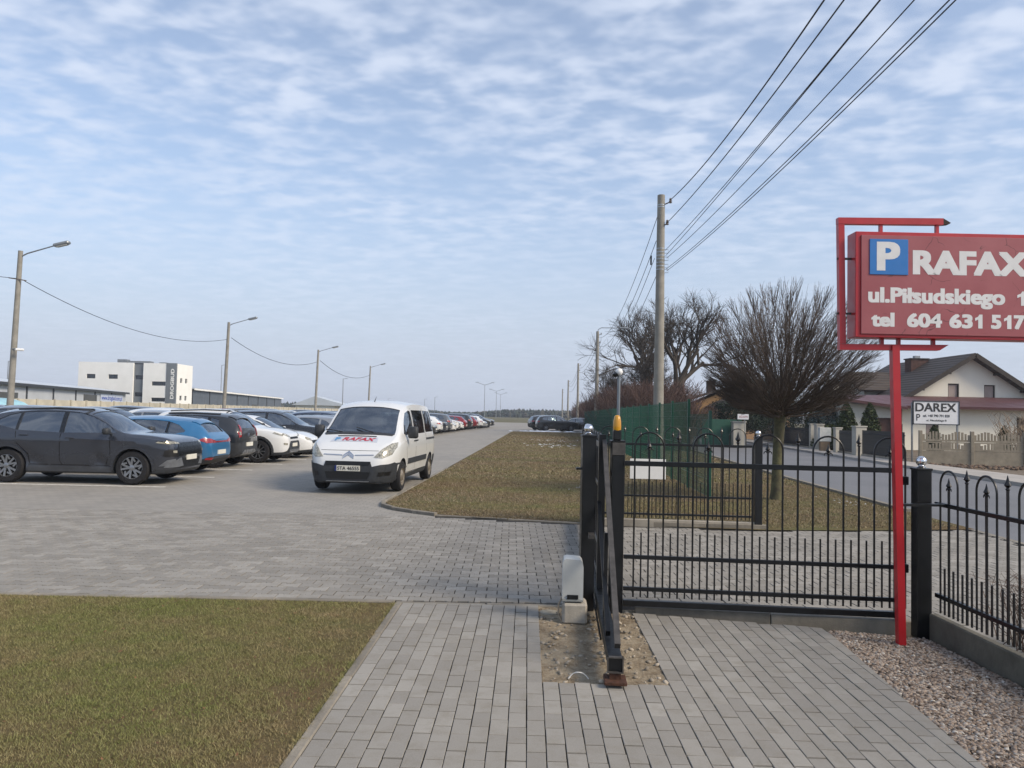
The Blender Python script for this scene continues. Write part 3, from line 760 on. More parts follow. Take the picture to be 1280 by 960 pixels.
# half frame of square tube round the cabinet
fr = []
def tubebar(p, q, w=.05): return MB().bar(sl(*p), sl(*q), w, w, (0, 1, 0))
tubebar((2.56, 5.96, 2.283), (2.545, 5.96, 3.218), .047).build('frame_upright', M_red, ps)
tubebar((2.52, 5.96, 3.245), (3.34, 5.96, 3.255)).build('frame_bar', M_red, ps)
mb = MB(); o_ = [(2.535, 2.235), (3.31, 2.245), (3.38, 2.29), (2.535, 2.28)]
mb.prism(o_, lambda u, v, d: sl(u, d, v), 5.935, 5.985); mb.build('frame_bar', M_red, ps)
mb = MB(); mb.prism([(3.34, 3.23), (3.385, 3.235), (3.40, 3.245), (3.34, 3.28)], lambda u, v, d: sl(u, d, v), 5.936, 5.984); mb.build('frame_end', pbr('dark_end', '#2b2320', .8), ps)
for x in (2.86, 3.30): MB().box(sl(x, 5.96, 3.19), (.022, .03, .09)).build('spacer', M_red, ps)
for x in (2.87, 3.0, 3.27): MB().box(sl(x, 5.96, 2.305), (.024, .03, .08)).build('spacer', M_red, ps)
for z in (2.95, 2.52): MB().bar(sl(2.52, 5.96, z), sl(2.64, 5.96, z), .016, .016).build('tie_bolt', M_steel, ps)
mb = MB(); mb.box(sl(3.2, 5.99, 1.045), (.36, .05, .018), .12); mb.build('fence_bracket', M_black, ps)
# ---------------------------------------------------------------- cars
def pchip(pts):
    pts = sorted(pts); x = np.array([p[0] for p in pts], float); y = np.array([p[1] for p in pts], float)
    h = np.diff(x); dl = np.diff(y)/h; d = np.zeros(len(x))
    for i in range(1, len(x)-1):
        if dl[i-1]*dl[i] > 0:
            w1, w2 = 2*h[i]+h[i-1], h[i]+2*h[i-1]; d[i] = (w1+w2)/(w1/dl[i-1]+w2/dl[i])
    d[0], d[-1] = dl[0], dl[-1]
    def f(t):
        t = min(max(t, x[0]), x[-1]); i = min(int(np.searchsorted(x, t, 'right'))-1, len(h)-1); i = max(i, 0)
        u = (t-x[i])/h[i]
        return (1+2*u)*(1-u)**2*y[i]+u*(1-u)**2*h[i]*d[i]+u*u*(3-2*u)*y[i+1]+u*u*(u-1)*h[i]*d[i+1]
    return f
lerp = lambda a, b, t: a+(b-a)*t
M_trim = pbr('black_plastic', '#2c2f33', .6, var=.2, scale=12)
M_inter = pbr('cabin_dark', '#2a2c2f', .8, var=.2)
M_tyre = pbr('tyre_rubber', '#17171a', .85, var=.3, scale=20)
M_alloy = pbr('alloy', '#8f9296', .3, .8, var=.1)
M_rimdark = pbr('rim_dark', '#141518', .4, .3, var=.2)
M_steelrim = pbr('steel_rim', '#8d8578', .5, .5, var=.35, scale=15)
M_lamp = pbr('headlamp_clear', '#9c998c', .16, .25, var=.65, scale=22, coat=.6)
M_red_l = pbr('tail_lens', '#8c1116', .2, var=.25, scale=16, coat=1)
M_plate = pbr('plate_white', '#cfcdc2', .5, var=.06)
M_seat = pbr('seat_fabric', '#45494e', .9, var=.2)
M_chr = pbr('chrome_trim', (.6, .6, .62), .18, 1.0, var=.05)
M_glass = glass('car_glass', (.50, .58, .56)); M_glass_d = glass('tinted_glass', (.10, .12, .135))
M_gloss = pbr('gloss_black', '#08090b', .15, coat=.5)
M_seam = pbr('door_gap', '#0c0c0d', .9)
def section(S, x, inset=0.0, zf=None):
    w = S['W'](x)-inset; zl = S['ZL'](x) if zf is None else zf; zb = S['ZB'](x); zr = max(S['ZR'](x), zb+.012)-inset
    gh = min(1, max(0, (zr-zb)/.34)); pts = [(0, zl), (.55*(w-.1), zl), (w-.11, zl)]
    ns = 10
    for i in range(ns+1):
        t = i/ns; z = zl+.03+(zb-zl-.03)*t
        y = w-.075*(1-t)**3-.035*max(0, (t-.72)/.28)**2
        if S.get('crease') and not inset: y += S['crease'](x, z)
        pts.append((y, z))
    yb = w-.035-.02*gh; yr = lerp(w-.10, S['WR'](x)-inset, gh); ze = zr-lerp(.01, .085, gh)*min(1, (zr-zb)/.1)
    for i in range(1, 7):
        t = i/6; pts.append((lerp(yb, yr, t)+.022*gh*math.sin(math.pi*t), lerp(zb+.008*(1-t), ze, t)))
    for i in range(1, 8):
        t = i/7; pts.append((yr*(1-t), ze+(zr-ze)*(1-(1-t)**2.6)))
    return pts, yr, ze
def loft(S, xs, inset=0.0, zf=None):
    mb = MB(); rings = []
    for x in xs:
        p, _, _ = section(S, x, inset, zf); r = [(x, y, z) for y, z in p]+[(x, -y, z) for y, z in p[-2:0:-1]]
        rings.append(r)
    n = len(rings[0])
    for r in rings: mb.v += r
    for i in range(len(rings)-1):
        for k in range(n): mb.f.append((i*n+k, (i+1)*n+k, (i+1)*n+(k+1) % n, i*n+(k+1) % n))
    mb.f.append(tuple(range(n))); mb.f.append(tuple(range((len(rings)-1)*n+n-1, (len(rings)-1)*n-1, -1)))
    return mb
def patch(bvh, poly, side, off, step=.06):
    bm = bmesh.new(); f = bm.faces.new([bm.verts.new((u, v, 0)) for u, v in poly])
    for ax in (0, 1):
        lo = min(p[ax] for p in poly); hi = max(p[ax] for p in poly); k = lo+step
        while k < hi-.01:
            co = [0, 0, 0]; no = [0, 0, 0]; co[ax] = k; no[ax] = 1
            bmesh.ops.bisect_plane(bm, geom=bm.verts[:]+bm.edges[:]+bm.faces[:], plane_co=co, plane_no=no, dist=1e-5); k += step
    bmesh.ops.triangulate(bm, faces=[f for f in bm.faces if len(f.verts) > 4])
    bm.verts.index_update(); out = []; nrm = []
    D = {'L': Vector((0, -1, 0)), 'F': Vector((-1, 0, 0)), 'B': Vector((1, 0, 0)), 'T': Vector((0, 0, -1))}[side]
    for v in bm.verts:
        u, w = v.co.x, v.co.y
        o = {'L': Vector((u, 4, w)), 'F': Vector((6, u, w)), 'B': Vector((-6, u, w)), 'T': Vector((u, w, 5))}[side]
        h, n, i, ds = bvh.ray_cast(o, D)
        if h is None:
            q = {'L': Vector((u, .8, w)), 'F': Vector((2, u, w)), 'B': Vector((-2, u, w)), 'T': Vector((u, w, 1))}[side]
            h, n, i, ds = bvh.find_nearest(q)
        if n.dot(D) > 0: n = -n
        out.append(h+n*off); nrm.append(n)
    fs = []
    for f in bm.faces:
        id_ = [v.index for v in f.verts]; a, b, c = (out[i] for i in id_[:3])
        if (b-a).cross(c-a).dot(D) > 0: id_.reverse()
        fs.append(id_)
    if off > .004:
        base = len(out)
        bnd = [e for e in bm.edges if len(e.link_faces) == 1]; mp = {}
        for e in bnd:
            for v in e.verts:
                if v.index not in mp: mp[v.index] = len(out); out.append(out[v.index]-nrm[v.index]*(off+.008))
        for e in bnd:
            a, b = (v.index for v in e.verts); fs.append([a, b, mp[b], mp[a]])
    bm.free(); mb = MB(); mb.v = [tuple(v) for v in out]; mb.f = [tuple(f) for f in fs]; return mb
def mirror(mb):
    m = MB(); m.v = [(x, -y, z) for x, y, z in mb.v]; m.f = [tuple(reversed(f)) for f in mb.f]; return m
def wheel_meshes(r, w, kind):
    ty = MB().lathe([(r*.66, -w/2), (r*.72, -w/2), (r*.93, -w/2+.004), (r*.99, -w/2+.03), (r, -w/4), (r, w/4), (r*.99, w/2-.03), (r*.93, w/2-.004), (r*.72, w/2), (r*.66, w/2), (r*.64, 0)], 30, (0, 0, 0), 'y')
    ty.f = ty.f[:-2]
    n = 30
    for k in range(n): ty.f.append((10*n+k, 10*n+(k+1) % n, (k+1) % n, k))
    tyre = ty.mesh('wheel', M_tyre, 45, True)
    mb = MB(); R0 = r*.685; yo = w/2-.012
    disc = MB().lathe([(0, .0), (R0*.98, .0), (R0*.98, -.05), (0, -.05)], 24, (0, yo-.05, 0), 'y')
    lip = MB().lathe([(R0, -.02), (R0*1.02, .006), (R0*.93, .008), (R0*.90, -.03)], 30, (0, yo, 0), 'y'); lip.f = lip.f[:-2]
    mb.add(lip.v, lip.f)
    if kind == 'steel':
        c = MB().lathe([(R0*.92, -.035), (R0*.80, -.012), (R0*.62, -.03), (R0*.45, .004), (R0*.30, .018), (R0*.1, .022), (0, .022)], 30, (0, yo, 0), 'y'); mb.add(c.v, c.f)
        for k in range(10):
            a = 2*math.pi*k/10; mb.box((R0*.71*math.cos(a), yo-.012, R0*.71*math.sin(a)), (.02, .01, .02))
    else:
        ns = {'five': 5, 'six': 6, 'ten': 10}[kind]
        for k in range(ns):
            a = 2*math.pi*k/ns
            for s in ((-1, 1) if kind == 'five' else (0,)):
                p0 = Vector((math.cos(a)*.045, yo-.012, math.sin(a)*.045)); a2 = a+s*.26+(.1 if kind == 'five' else 0)
                p1 = Vector((math.cos(a2)*R0*.95, yo-.004, math.sin(a2)*R0*.95)); mb.bar(p0, p1, .042 if kind == 'five' else .03 if kind == 'ten' else .055, .024, (0, 1, 0))
            if kind == 'five':
                a1, a3 = a+.36, a+.36+.42
                mb.bar((math.cos(a1)*R0*.94, yo-.004, math.sin(a1)*R0*.94), (math.cos(a3)*R0*.60, yo-.008, math.sin(a3)*R0*.60), .034, .02, (0, 1, 0))
        h = MB().lathe([(.06, -.03), (.06, .0), (.03, .008), (0, .008)], 14, (0, yo, 0), 'y'); mb.add(h.v, h.f)
    rim = mb.mesh('rim', {'steel': M_steelrim}.get(kind, M_alloy), 35, True)
    dk = disc.mesh('brake_disc', M_rimdark, None, True)
    return tyre, rim, dk
dg0 = None
def boolean(me, cutters):
    o = bpy.data.objects.new('shell', me); C.objects.link(o); tmp = []
    for c in cutters:
        cm = c.mesh('cutter', [M_trim, M_trim], None, True); cm.polygons.foreach_set('material_index', [1]*len(cm.polygons))
        co = bpy.data.objects.new('cutter', cm); C.objects.link(co); tmp.append(co)
        m = o.modifiers.new('cut', 'BOOLEAN'); m.operation = 'DIFFERENCE'; m.object = co; m.solver = 'EXACT'
        m.material_mode = 'INDEX'
    dg = bpy.context.evaluated_depsgraph_get(); dg.update()
    out = bpy.data.meshes.new_from_object(o.evaluated_get(dg))
    for t in tmp+[o]: bpy.data.objects.remove(t)
    return out
def car_model(S):
    """parts list: (name, mesh, parent index or None, location, rotz, slot)"""
    L = S['L']; S = dict(S)
    for k in ('W', 'ZL', 'ZB', 'ZR', 'WR'): S[k] = pchip(S[k])
    t = np.linspace(-1, 1, 66); xs = np.sign(t)*(1-(1-np.abs(t))**1.35)*L/2
    body = loft(S, xs); bme = body.mesh('body', [M_trim, M_trim, M_inter], None, True)
    bm = bmesh.new(); bm.from_mesh(bme); bvh = BVHTree.FromBMesh(bm); bm.free()
    parts = []
    def add(name, mb, mat, par=None, smooth=35, slot=None):
        parts.append((name, mb.mesh(name, mat, smooth, False), par, (0, 0, 0), 0, slot)); return len(parts)-1
    parts.append(None)
    # openings
    x0, x1 = S['ws']                      # cowl, header
    n = 8; side = []
    for i in range(n+1):
        x = lerp(x0, x1, i/n); _, yr, ze = section(S, x); side.append((x, yr-S.get('ap', .045)))
    wpoly = [(x, y) for x, y in side]+[(x, -y) for x, y in side[::-1]]
    prisms = MB(); prism_s = MB(); prism_r = MB(); zc = S['ZR'](x0)-.03
    prisms.prism(wpoly, lambda u, v, d: (u, v, d), zc, 3)
    sidep = [p for p in S['side_windows']]
    for p in sidep:
        for s in (1, -1): prism_s.prism(p, lambda u, v, d: (u, s*d, v), .42, 1.4)
    for p in S['rear_window']: prism_r.prism(p, lambda u, v, d: (d, u, v), -3.4, S['rw_in'])
    wells = MB()
    for ax in S['axles']:
        for s in (-1, 1):
            wells.lathe([(S['r']+.05, -.18), (S['r']+.05, .35)], 32, (ax, s*(S['W'](ax)-.07)-(0 if s > 0 else .17), S['r']), 'y')
    cab = loft(S, np.linspace(S['cab'][0], S['cab'][1], 26), .055, S['floor'])
    # under windscreen the cabin stops at the dashboard
    zlow = S['ZL']; dk_z = S.get('dark_z', .07)
    bme.polygons.foreach_set('material_index', [1 if p.center.z < zlow(p.center.x)+dk_z else 0 for p in bme.polygons])   # dark underside
    for order in ((wells, cab, prisms, prism_s, prism_r), (prisms, prism_s, prism_r, cab, wells), (wells, prism_s, prism_r, cab, prisms), (prism_s, prism_r, cab, prisms, wells)):
        nm = boolean(bme, order)
        if len(nm.vertices) > 4200: break
    nm.name = 'body'
    nm.polygons.foreach_set('use_smooth', [True]*len(nm.polygons)); nm.set_sharp_from_angle(angle=R(28))
    parts[0] = ('body', nm, None, (0, 0, 0), 0, 'paint')
    gm_ = S.get('glass', M_glass)
    add('windscreen', patch(bvh, wpoly, 'T', -.012, .12), S.get('ws_glass', M_glass))
    for i, p in enumerate(sidep):
        m = patch(bvh, p, 'L', -.01, .15); g = M_glass_d if i in S.get('dark', ()) else gm_
        add('side_window', m, g); add('side_window', mirror(m), g)
    if 'pillars' not in S:
        for a_, b_ in zip(sidep[:-1], sidep[1:]):
            xa = min(p[0] for p in a_); xb = max(p[0] for p in b_); za = [p[1] for p in a_ if p[0] < xa+.02]; zb_ = [p[1] for p in b_ if p[0] > xb-.02]
            m = patch(bvh, [(xa-.004, min(za)), (xa-.004, max(za)), (xb+.004, max(zb_)), (xb+.004, min(zb_))][::-1], 'L', .002, .12); add('door_pillar', m, M_gloss); add('door_pillar', mirror(m), M_gloss)
    for p in S['rear_window']: add('rear_window', patch(bvh, p, 'B', -.01, .15), S.get('rw_glass', gm_))
    # surface pieces
    for d in S['pieces']:
        name, sd_, poly, mat, off = d[:5]; slot = 'paint' if mat == 'paint' else None; mat = M_trim if mat == 'paint' else mat
        if sd_ in ('L', 'Fm', 'Bm'):
            m = patch(bvh, poly, sd_[0], off); add(name, m, mat, None, 35, slot); add(name, mirror(m), mat, None, 35, slot)
        else: add(name, patch(bvh, poly, sd_, off), mat, None, 35, slot)
    # door gaps
    for ln in S.get('seams', ()):
        m = MB()
        for (a, b) in zip(ln[:-1], ln[1:]):
            d_ = Vector((b[0]-a[0], b[1]-a[1])).normalized(); nx, nz = -d_.y*.007, d_.x*.007
            q = patch(bvh, [(a[0]-nx, a[1]-nz), (b[0]-nx, b[1]-nz), (b[0]+nx, b[1]+nz), (a[0]+nx, a[1]+nz)], 'L', .0015, .12); m.add(q.v, q.f)
        add('door_gap', m, M_seam); add('door_gap', mirror(m), M_seam)
    # mirrors
    mx_, mz = S['mirror']; yy = S['W'](mx_)-.03
    for s in (1, -1):
        ms = S.get('mirror_size', (.13, .2, .14))
        m = MB().box((mx_, s*(yy+.03+ms[1]/2), mz), ms, -s*.12, .03); m.bar((mx_, s*(yy-.05), mz-.05), (mx_, s*(yy+.06), mz-.03), .05, .03)
        add('door_mirror', m, S.get('mirror_mat', M_trim), None, 50, S.get('mirror_slot'))
    for hx, hz in S.get('handles', ()):
        h, n_, i_, d_ = bvh.ray_cast(Vector((hx, 3, hz)), Vector((0, -1, 0)))
        m = MB().box((hx, h.y+.018, hz), (.19, .022, .03), 0, .009)
        add('door_handle', m, S.get('handle_mat', M_trim), None, 50, S.get('handle_slot')); add('door_handle', mirror(m), S.get('handle_mat', M_trim), None, 50, S.get('handle_slot'))
    # cabin
    fz = S['floor']
    for sx, rows in ((S['seats'][0], (.38, -.38)), (S['seats'][1], (.4, 0, -.4))):
        for sy in rows:
            sw = .46 if len(rows) == 2 else .38
            m = MB().box((sx, sy, fz+.12), (.48, sw, .16), 0, .05)
            bz = S['seat_top']
            q = MB().box((0, 0, 0), (.14, sw, bz-fz-.16), 0, .045); mt = Matrix.Translation((sx-.28, sy, (bz+fz)/2+.02)) @ Matrix.Rotation(R(-12), 4, 'Y')
            m.add([mt @ Vector(v) for v in q.v], q.f); m.box((sx-.36, sy, bz+.06), (.09, .24, .16), 0, .035)
            add('seat', m, M_seat, None, 50)
    dx = S['dash']
    m = MB().box((dx, 0, fz+.2), (.35, 2*S['W'](dx)-.3, .34), 0, .05); add('dashboard', m, M_inter, None, 50)
    m = MB(); ct = Vector((dx-.33, .38, fz+.36)); mt = Matrix.Rotation(R(62), 3, 'Y')
    m.tube([ct+mt @ Vector((.18*math.cos(a), .18*math.sin(a), 0)) for a in np.linspace(0, 2*math.pi, 19)], .014, 6, False); m.bar(ct, ct+Vector((.25, 0, -.1)), .05, .05); m.bar(ct+Vector((0, -.17, 0)), ct+Vector((0, .17, 0)), .03, .03)
    add('steering_wheel', m, M_trim, None, 50)
    # wheels
    ty, rim, dk = wheel_meshes(S['r'], S['tw'], S['rim'])
    for ax in S['axles']:
        for s in (1, -1):
            i = len(parts); parts.append(('wheel', ty, None, (ax, s*(S['W'](ax)-.015-S['tw']/2), S['r']), 0 if s > 0 else math.pi, None))
            parts.append(('rim', rim, i, (0, 0, 0), 0, None)); parts.append(('brake_disc', dk, i, (0, 0, 0), 0, None))
    if S.get('extra'): S['extra'](add, bvh, S)
    return parts
FAR_PARTS = {'body', 'windscreen', 'side_window', 'rear_window', 'wheel', 'rim', 'brake_disc', 'headlight', 'tail_light', 'number_plate', 'bumper', 'grille'}
def place_car(parts, pm, name, label, loc, rz, group=None, far=False, cat='car', z=0.0):
    t = thing(name, label, cat, (loc[0], loc[1], z), rz, group); made = {}
    for i, (nm, me, par, lc, r, slot) in enumerate(parts):
        if far and nm not in FAR_PARTS: continue
        o = link(nm, me, made.get(par, t) if par is not None else t, lc, (0, 0, r)); made[i] = o
        if slot:
            o.material_slots[0].link = 'OBJECT'; o.material_slots[0].material = pm
    return t
def arch_poly(ax, r, ri, ro, zmin, k=14):
    a0 = math.asin(max(-1, min(1, (zmin-r)/ri))); aa = np.linspace(a0, math.pi-a0, k)
    a1 = math.asin(max(-1, min(1, (zmin-r)/ro))); ab = np.linspace(math.pi-a1, a1, k)
    return [(ax+ri*math.cos(a), r+ri*math.sin(a)) for a in aa]+[(ax+ro*math.cos(a), r+ro*math.sin(a)) for a in ab]

VAN = dict(pillars=0, dark_z=.10, L=4.80, r=.325, tw=.21, rim='steel', axles=(1.46, -1.54), ws=(1.60, .80), ap=.05, cab=(-2.28, 1.38), floor=.85, rw_in=-2.0,
  W=[(-2.4, .82), (-2.3, .90), (-1.9, .94), (1.0, .948), (1.7, .93), (2.05, .87), (2.25, .77), (2.36, .66), (2.4, .55)],
  ZL=[(-2.4, .36), (-2.2, .26), (1.9, .22), (2.3, .21), (2.4, .25)],
  ZB=[(-2.4, .9), (-2.34, 1.12), (-1.5, 1.14), (.6, 1.11), (1.4, 1.10), (1.8, 1.02), (2.15, .90), (2.33, .75), (2.4, .56)],
  ZR=[(-2.4, 1.2), (-2.37, 1.72), (-2.26, 1.87), (-1.6, 1.93), (-.4, 1.95), (.35, 1.92), (.72, 1.83), (1.0, 1.66), (1.58, 1.235), (1.72, 1.17), (2.0, 1.06), (2.2, .95), (2.32, .84), (2.37, .72), (2.4, .60)],
  WR=[(-2.4, .70), (-1.5, .745), (.3, .745), (.8, .73), (1.4, .78), (2.4, .7)],
  side_windows=[[(1.20, 1.20), (.30, 1.17), (.30, 1.70), (.45, 1.72), (.72, 1.66), (1.0, 1.42)], [(.17, 1.19), (-.98, 1.19), (-.98, 1.73), (.17, 1.73)], [(-1.10, 1.20), (-2.1, 1.20), (-2.02, 1.71), (-1.10, 1.73)]],
  dark=(1, 2), rear_window=[[(-.6, 1.2), (.6, 1.2), (.58, 1.68), (-.58, 1.68)]], rw_glass=M_glass_d,
  mirror=(1.08, 1.24), mirror_size=(.14, .21, .26), handles=[(.34, 1.04), (.12, 1.04)], seats=(.25, -.9), seat_top=1.45, dash=1.2,
  seams=[[(.22, .40), (.22, 1.78)], [(-1.04, .75), (-1.04, 1.78)], [(1.22, 1.12), (1.15, .8), (1.02, .45)], [(1.0, .36), (-1.1, .36)]],
  pieces=[
   ('bumper', 'F', [(-.93, .20), (.93, .20), (.94, .62), (.66, .60), (.50, .56), (.46, .66), (-.46, .66), (-.50, .56), (-.66, .60), (-.94, .62)], M_trim, .012),
   ('bumper', 'L', [(1.84, .21), (2.34, .21), (2.26, .60), (2.02, .64), (1.88, .60)], M_trim, .016),
   ('grille', 'F', [(-.44, .585), (.44, .585), (.47, .655), (-.47, .655)], pbr('grille_black', '#060607', .5), .02),
   ('lower_grille', 'F', [(-.42, .30), (.42, .30), (.47, .45), (-.47, .45)], MATS.get('grille_black') or pbr('grille_black', '#060607', .5), .02),
   ('number_plate', 'F', [(-.26, .465), (.26, .465), (.26, .577), (-.26, .577)], M_plate, .03),
   ('plate_band', 'F', [(-.26, .465), (-.222, .465), (-.222, .577), (-.26, .577)], pbr('plate_blue', '#1d2f6b', .5), .033),
   ('fog_lamp', 'Fm', [(.60, .36), (.80, .38), (.82, .46), (.62, .45)], MATS.get('grille_black'), .018),
   ('headlight', 'Fm', [(.53, .75), (.70, .73), (.84, .80), (.89, .95), (.88, 1.04), (.80, 1.02), (.66, .90)], M_lamp, .012),
   ('chrome_bar', 'Fm', [(.13, .775), (.52, .785), (.52, .80), (.13, .79)], M_chr, .01),
   ('emblem', 'F', [(-.11, .755), (0, .83), (.11, .755), (.11, .785), (0, .865), (-.11, .785)], M_chr, .014),
   ('emblem', 'F', [(-.11, .715), (0, .785), (.11, .715), (.11, .745), (0, .818), (-.11, .745)], M_chr, .014),
   ('bonnet_line', 'F', [(-.60, .872), (.60, .872), (.60, .88), (-.60, .88)], M_seam, .002),
   ('scuttle', 'T', [(1.58, -.76), (1.58, .76), (1.66, .72), (1.69, 0), (1.66, -.72)], M_trim, .012),
   ('bonnet_vent', 'T', [(1.745, -.42), (1.745, .42), (1.775, .40), (1.775, -.40)], MATS.get('grille_black'), .01),
   ('rubbing_strip', 'L', [(1.0, .55), (-1.02, .55), (-1.02, .67), (1.0, .67)], M_trim, .016),
   ('side_rail', 'L', [(-1.0, 1.02), (-2.25, 1.02), (-2.25, 1.07), (-1.0, 1.07)], M_trim, .006),
   ('rear_bumper', 'L', [(-1.95, .30), (-2.36, .34), (-2.36, .62), (-1.9, .62)], M_trim, .012),
   ('tail_light', 'L', [(-2.35, .95), (-2.385, .95), (-2.38, 1.4), (-2.35, 1.4)], M_red_l, .012),
  ])
def van_extra(add, bvh, S):
    # lettered decal across the bonnet and plate characters
    def top(u, v, d):
        h, n, i, ds = bvh.ray_cast(Vector((u, v, 4)), Vector((0, 0, -1))); return h+n*d
    add('decal', patch(bvh, [(1.80, -.46), (1.80, .46), (2.03, .50), (2.03, -.50)], 'T', .005), pbr('decal_grey', '#b4bac4', .4, var=.08))
    m = text_mb('RAFAX', (-.26, .44, 1.83, 1.985), lambda u, v, d: top(2.0-(v-1.83)*1.0, u, .008+d), .012, .25, .003, .004); add('lettering', m, pbr('decal_red', '#b02035', .45))
    m = text_mb('P', (-.42, -.31, 1.83, 1.985), lambda u, v, d: top(2.0-(v-1.83), u, .008+d), .01, 0, .003, .007); add('lettering', m, pbr('decal_blue', '#4f8fc0', .45))
    def fr_(u, v, d):
        h, n, i, ds = bvh.ray_cast(Vector((6, u, v)), Vector((-1, 0, 0))); return h+Vector((.033+d, 0, 0))
    m = text_mb('STA 46555', (-.205, .245, .485, .557), fr_, .0, 0, .003, .0012); add('lettering', m, pbr('plate_ink', '#17171a', .6))
    for s, y in ((1, .30), (-1, -.38)):
        w_ = MB()
        pts = [top(1.60-.03*k, y-.0+s*.0-.09*k*.9, .02) for k in range(6)]; w_.tube(pts, .012, 5); add('wiper', w_, M_trim)
    a = MB(); p = top(.45, 0, 0); a.tube([p, p+Vector((-.16, 0, .12))], [.012, .004], 6); add('aerial', a, M_trim)
    for s in (1, -1): add('mirror_patch', MB().box((.6, s*.3, 1.78), (.02, .12, .06), 0, .006), M_trim)
VAN['extra'] = van_extra

def crease_t(x, z):
    # two folded triangles pressed into the doors
    y = 0
    for (xa, za, xb, zb_) in ((-1.15, .93, -.42, .47), (.50, .86, .92, .46)):
        t = (x-xa)/(xb-xa)
        if 0 < t < 1 and z < .95:
            e = lerp(za, zb_, t); y -= .30*min(e-z, .17)*min(1, t*5)*min(1, (z-.36)/.08 if z > .36 else 0) if z < e else 0
    y += .024*math.exp(-((z-.95)/.045)**2)
    return y
SUVA = dict(L=4.52, r=.36, tw=.235, rim='five', axles=(1.37, -1.33), ws=(1.10, .32), ap=.05, cab=(-1.9, .95), floor=.62, rw_in=-1.5, crease=crease_t,
  W=[(-2.26, .66), (-2.18, .80), (-1.95, .88), (-1.3, .925), (1.3, .925), (1.75, .90), (2.0, .85), (2.16, .76), (2.24, .66), (2.26, .60)],
  ZL=[(-2.26, .42), (-2.0, .28), (-1.6, .22), (1.7, .22), (2.1, .24), (2.26, .32)],
  ZB=[(-2.26, .72), (-2.2, .95), (-2.0, 1.10), (-1.2, 1.09), (0, 1.05), (.9, 1.02), (1.5, 1.0), (1.95, .955), (2.15, .90), (2.23, .80), (2.26, .62)],
  ZR=[(-2.26, .78), (-2.22, 1.0), (-2.12, 1.14), (-1.86, 1.47), (-1.72, 1.545), (-1.2, 1.62), (-.5, 1.655), (0, 1.63), (.36, 1.55), (1.08, 1.155), (1.2, 1.115), (1.6, 1.085), (1.95, 1.03), (2.14, .955), (2.22, .86), (2.26, .68)],
  WR=[(-2.26, .6), (-1.5, .62), (-.3, .66), (.5, .66), (1.1, .72), (2.26, .6)],
  side_windows=[[(.98, 1.105), (-.14, 1.09), (-.14, 1.535), (.1, 1.525), (.38, 1.445), (.7, 1.29)], [(-.24, 1.09), (-1.14, 1.13), (-1.14, 1.515), (-.8, 1.535), (-.24, 1.54)], [(-1.2, 1.14), (-1.68, 1.25), (-1.72, 1.30), (-1.45, 1.45), (-1.2, 1.505)]],
  dark=(1, 2), rear_window=[[(-.55, 1.2), (.55, 1.2), (.5, 1.46), (-.5, 1.46)]], rw_glass=M_glass_d, ws_glass=M_glass,
  mirror=(.86, 1.14), handles=[(.02, .985), (-.98, 1.03)], handle_slot='paint', seats=(-.1, -.95), seat_top=1.22, dash=.85,
  seams=[[(-.19, 1.08), (-.19, .5), (-.14, .40)], [(-1.17, 1.1), (-1.12, .85), (-.90, .62), (-.86, .42)], [(.88, 1.05), (.90, .7), (.80, .42)], [(.85, .40), (-.85, .40)]],
  pieces=[
   ('grille', 'F', [(-.62, .62), (.62, .62), (.66, .76), (.54, .90), (-.54, .90), (-.66, .76)], pbr('mesh_grille', '#202327', .25, .6, var=.95, scale=48), .012),  # light and dark speckle in the colour paints the mesh's sparkle
   ('headlight', 'Fm', [(.52, .875), (.78, .89), (.84, .93), (.80, .94), (.52, .91)], M_lamp, .012),
   ('headlight', 'L', [(1.85, .905), (2.12, .87), (2.14, .895), (1.90, .935)], M_lamp, .010),
   ('fog_lamp', 'Fm', [(.62, .60), (.78, .62), (.80, .76), (.66, .76)], MATS.get('grille_black'), .012),
   ('fog_lamp', 'L', [(2.0, .62), (2.13, .60), (2.14, .74), (2.04, .75)], MATS.get('grille_black'), .012),
   ('lamp_lens', 'Fm', [(.67, .69), (.74, .69), (.74, .74), (.67, .74)], M_lamp, .02),
   ('bumper_blade', 'Fm', [(.40, .40), (.80, .37), (.80, .43), (.60, .57), (.52, .58)], pbr('satin_grey', '#777b80', .35, .5), .016),
   ('bumper_blade', 'L', [(1.92, .40), (2.20, .42), (2.22, .56), (2.08, .53)], MATS.get('satin_grey') or pbr('satin_grey', '#5b5e63', .4, .4), .016),
   ('lower_grille', 'F', [(-.55, .36), (.55, .36), (.45, .57), (-.45, .57)], MATS.get('grille_black'), .012),
   ('number_plate', 'F', [(-.26, .52), (.26, .52), (.26, .632), (-.26, .632)], M_plate, .03),
   ('wheel_arch', 'L', arch_poly(1.37, .36, .415, .47, .30), 'paint', .016),
   ('wheel_arch', 'L', arch_poly(-1.33, .36, .415, .47, .30), 'paint', .016),
   ('sill', 'L', [(.92, .26), (-.88, .26), (-.88, .37), (.92, .37)], pbr('sill_grey', '#3f4247', .45), .014),
   ('tail_light', 'B', [(-.74, .98), (.74, .98), (.74, 1.04), (-.74, 1.04)], M_red_l, .012),
   ('roof_rail', 'L', [(.28, 1.575), (-.5, 1.60), (-1.4, 1.565), (-1.4, 1.58), (-.5, 1.618), (.28, 1.592)], M_trim, .02),
  ])
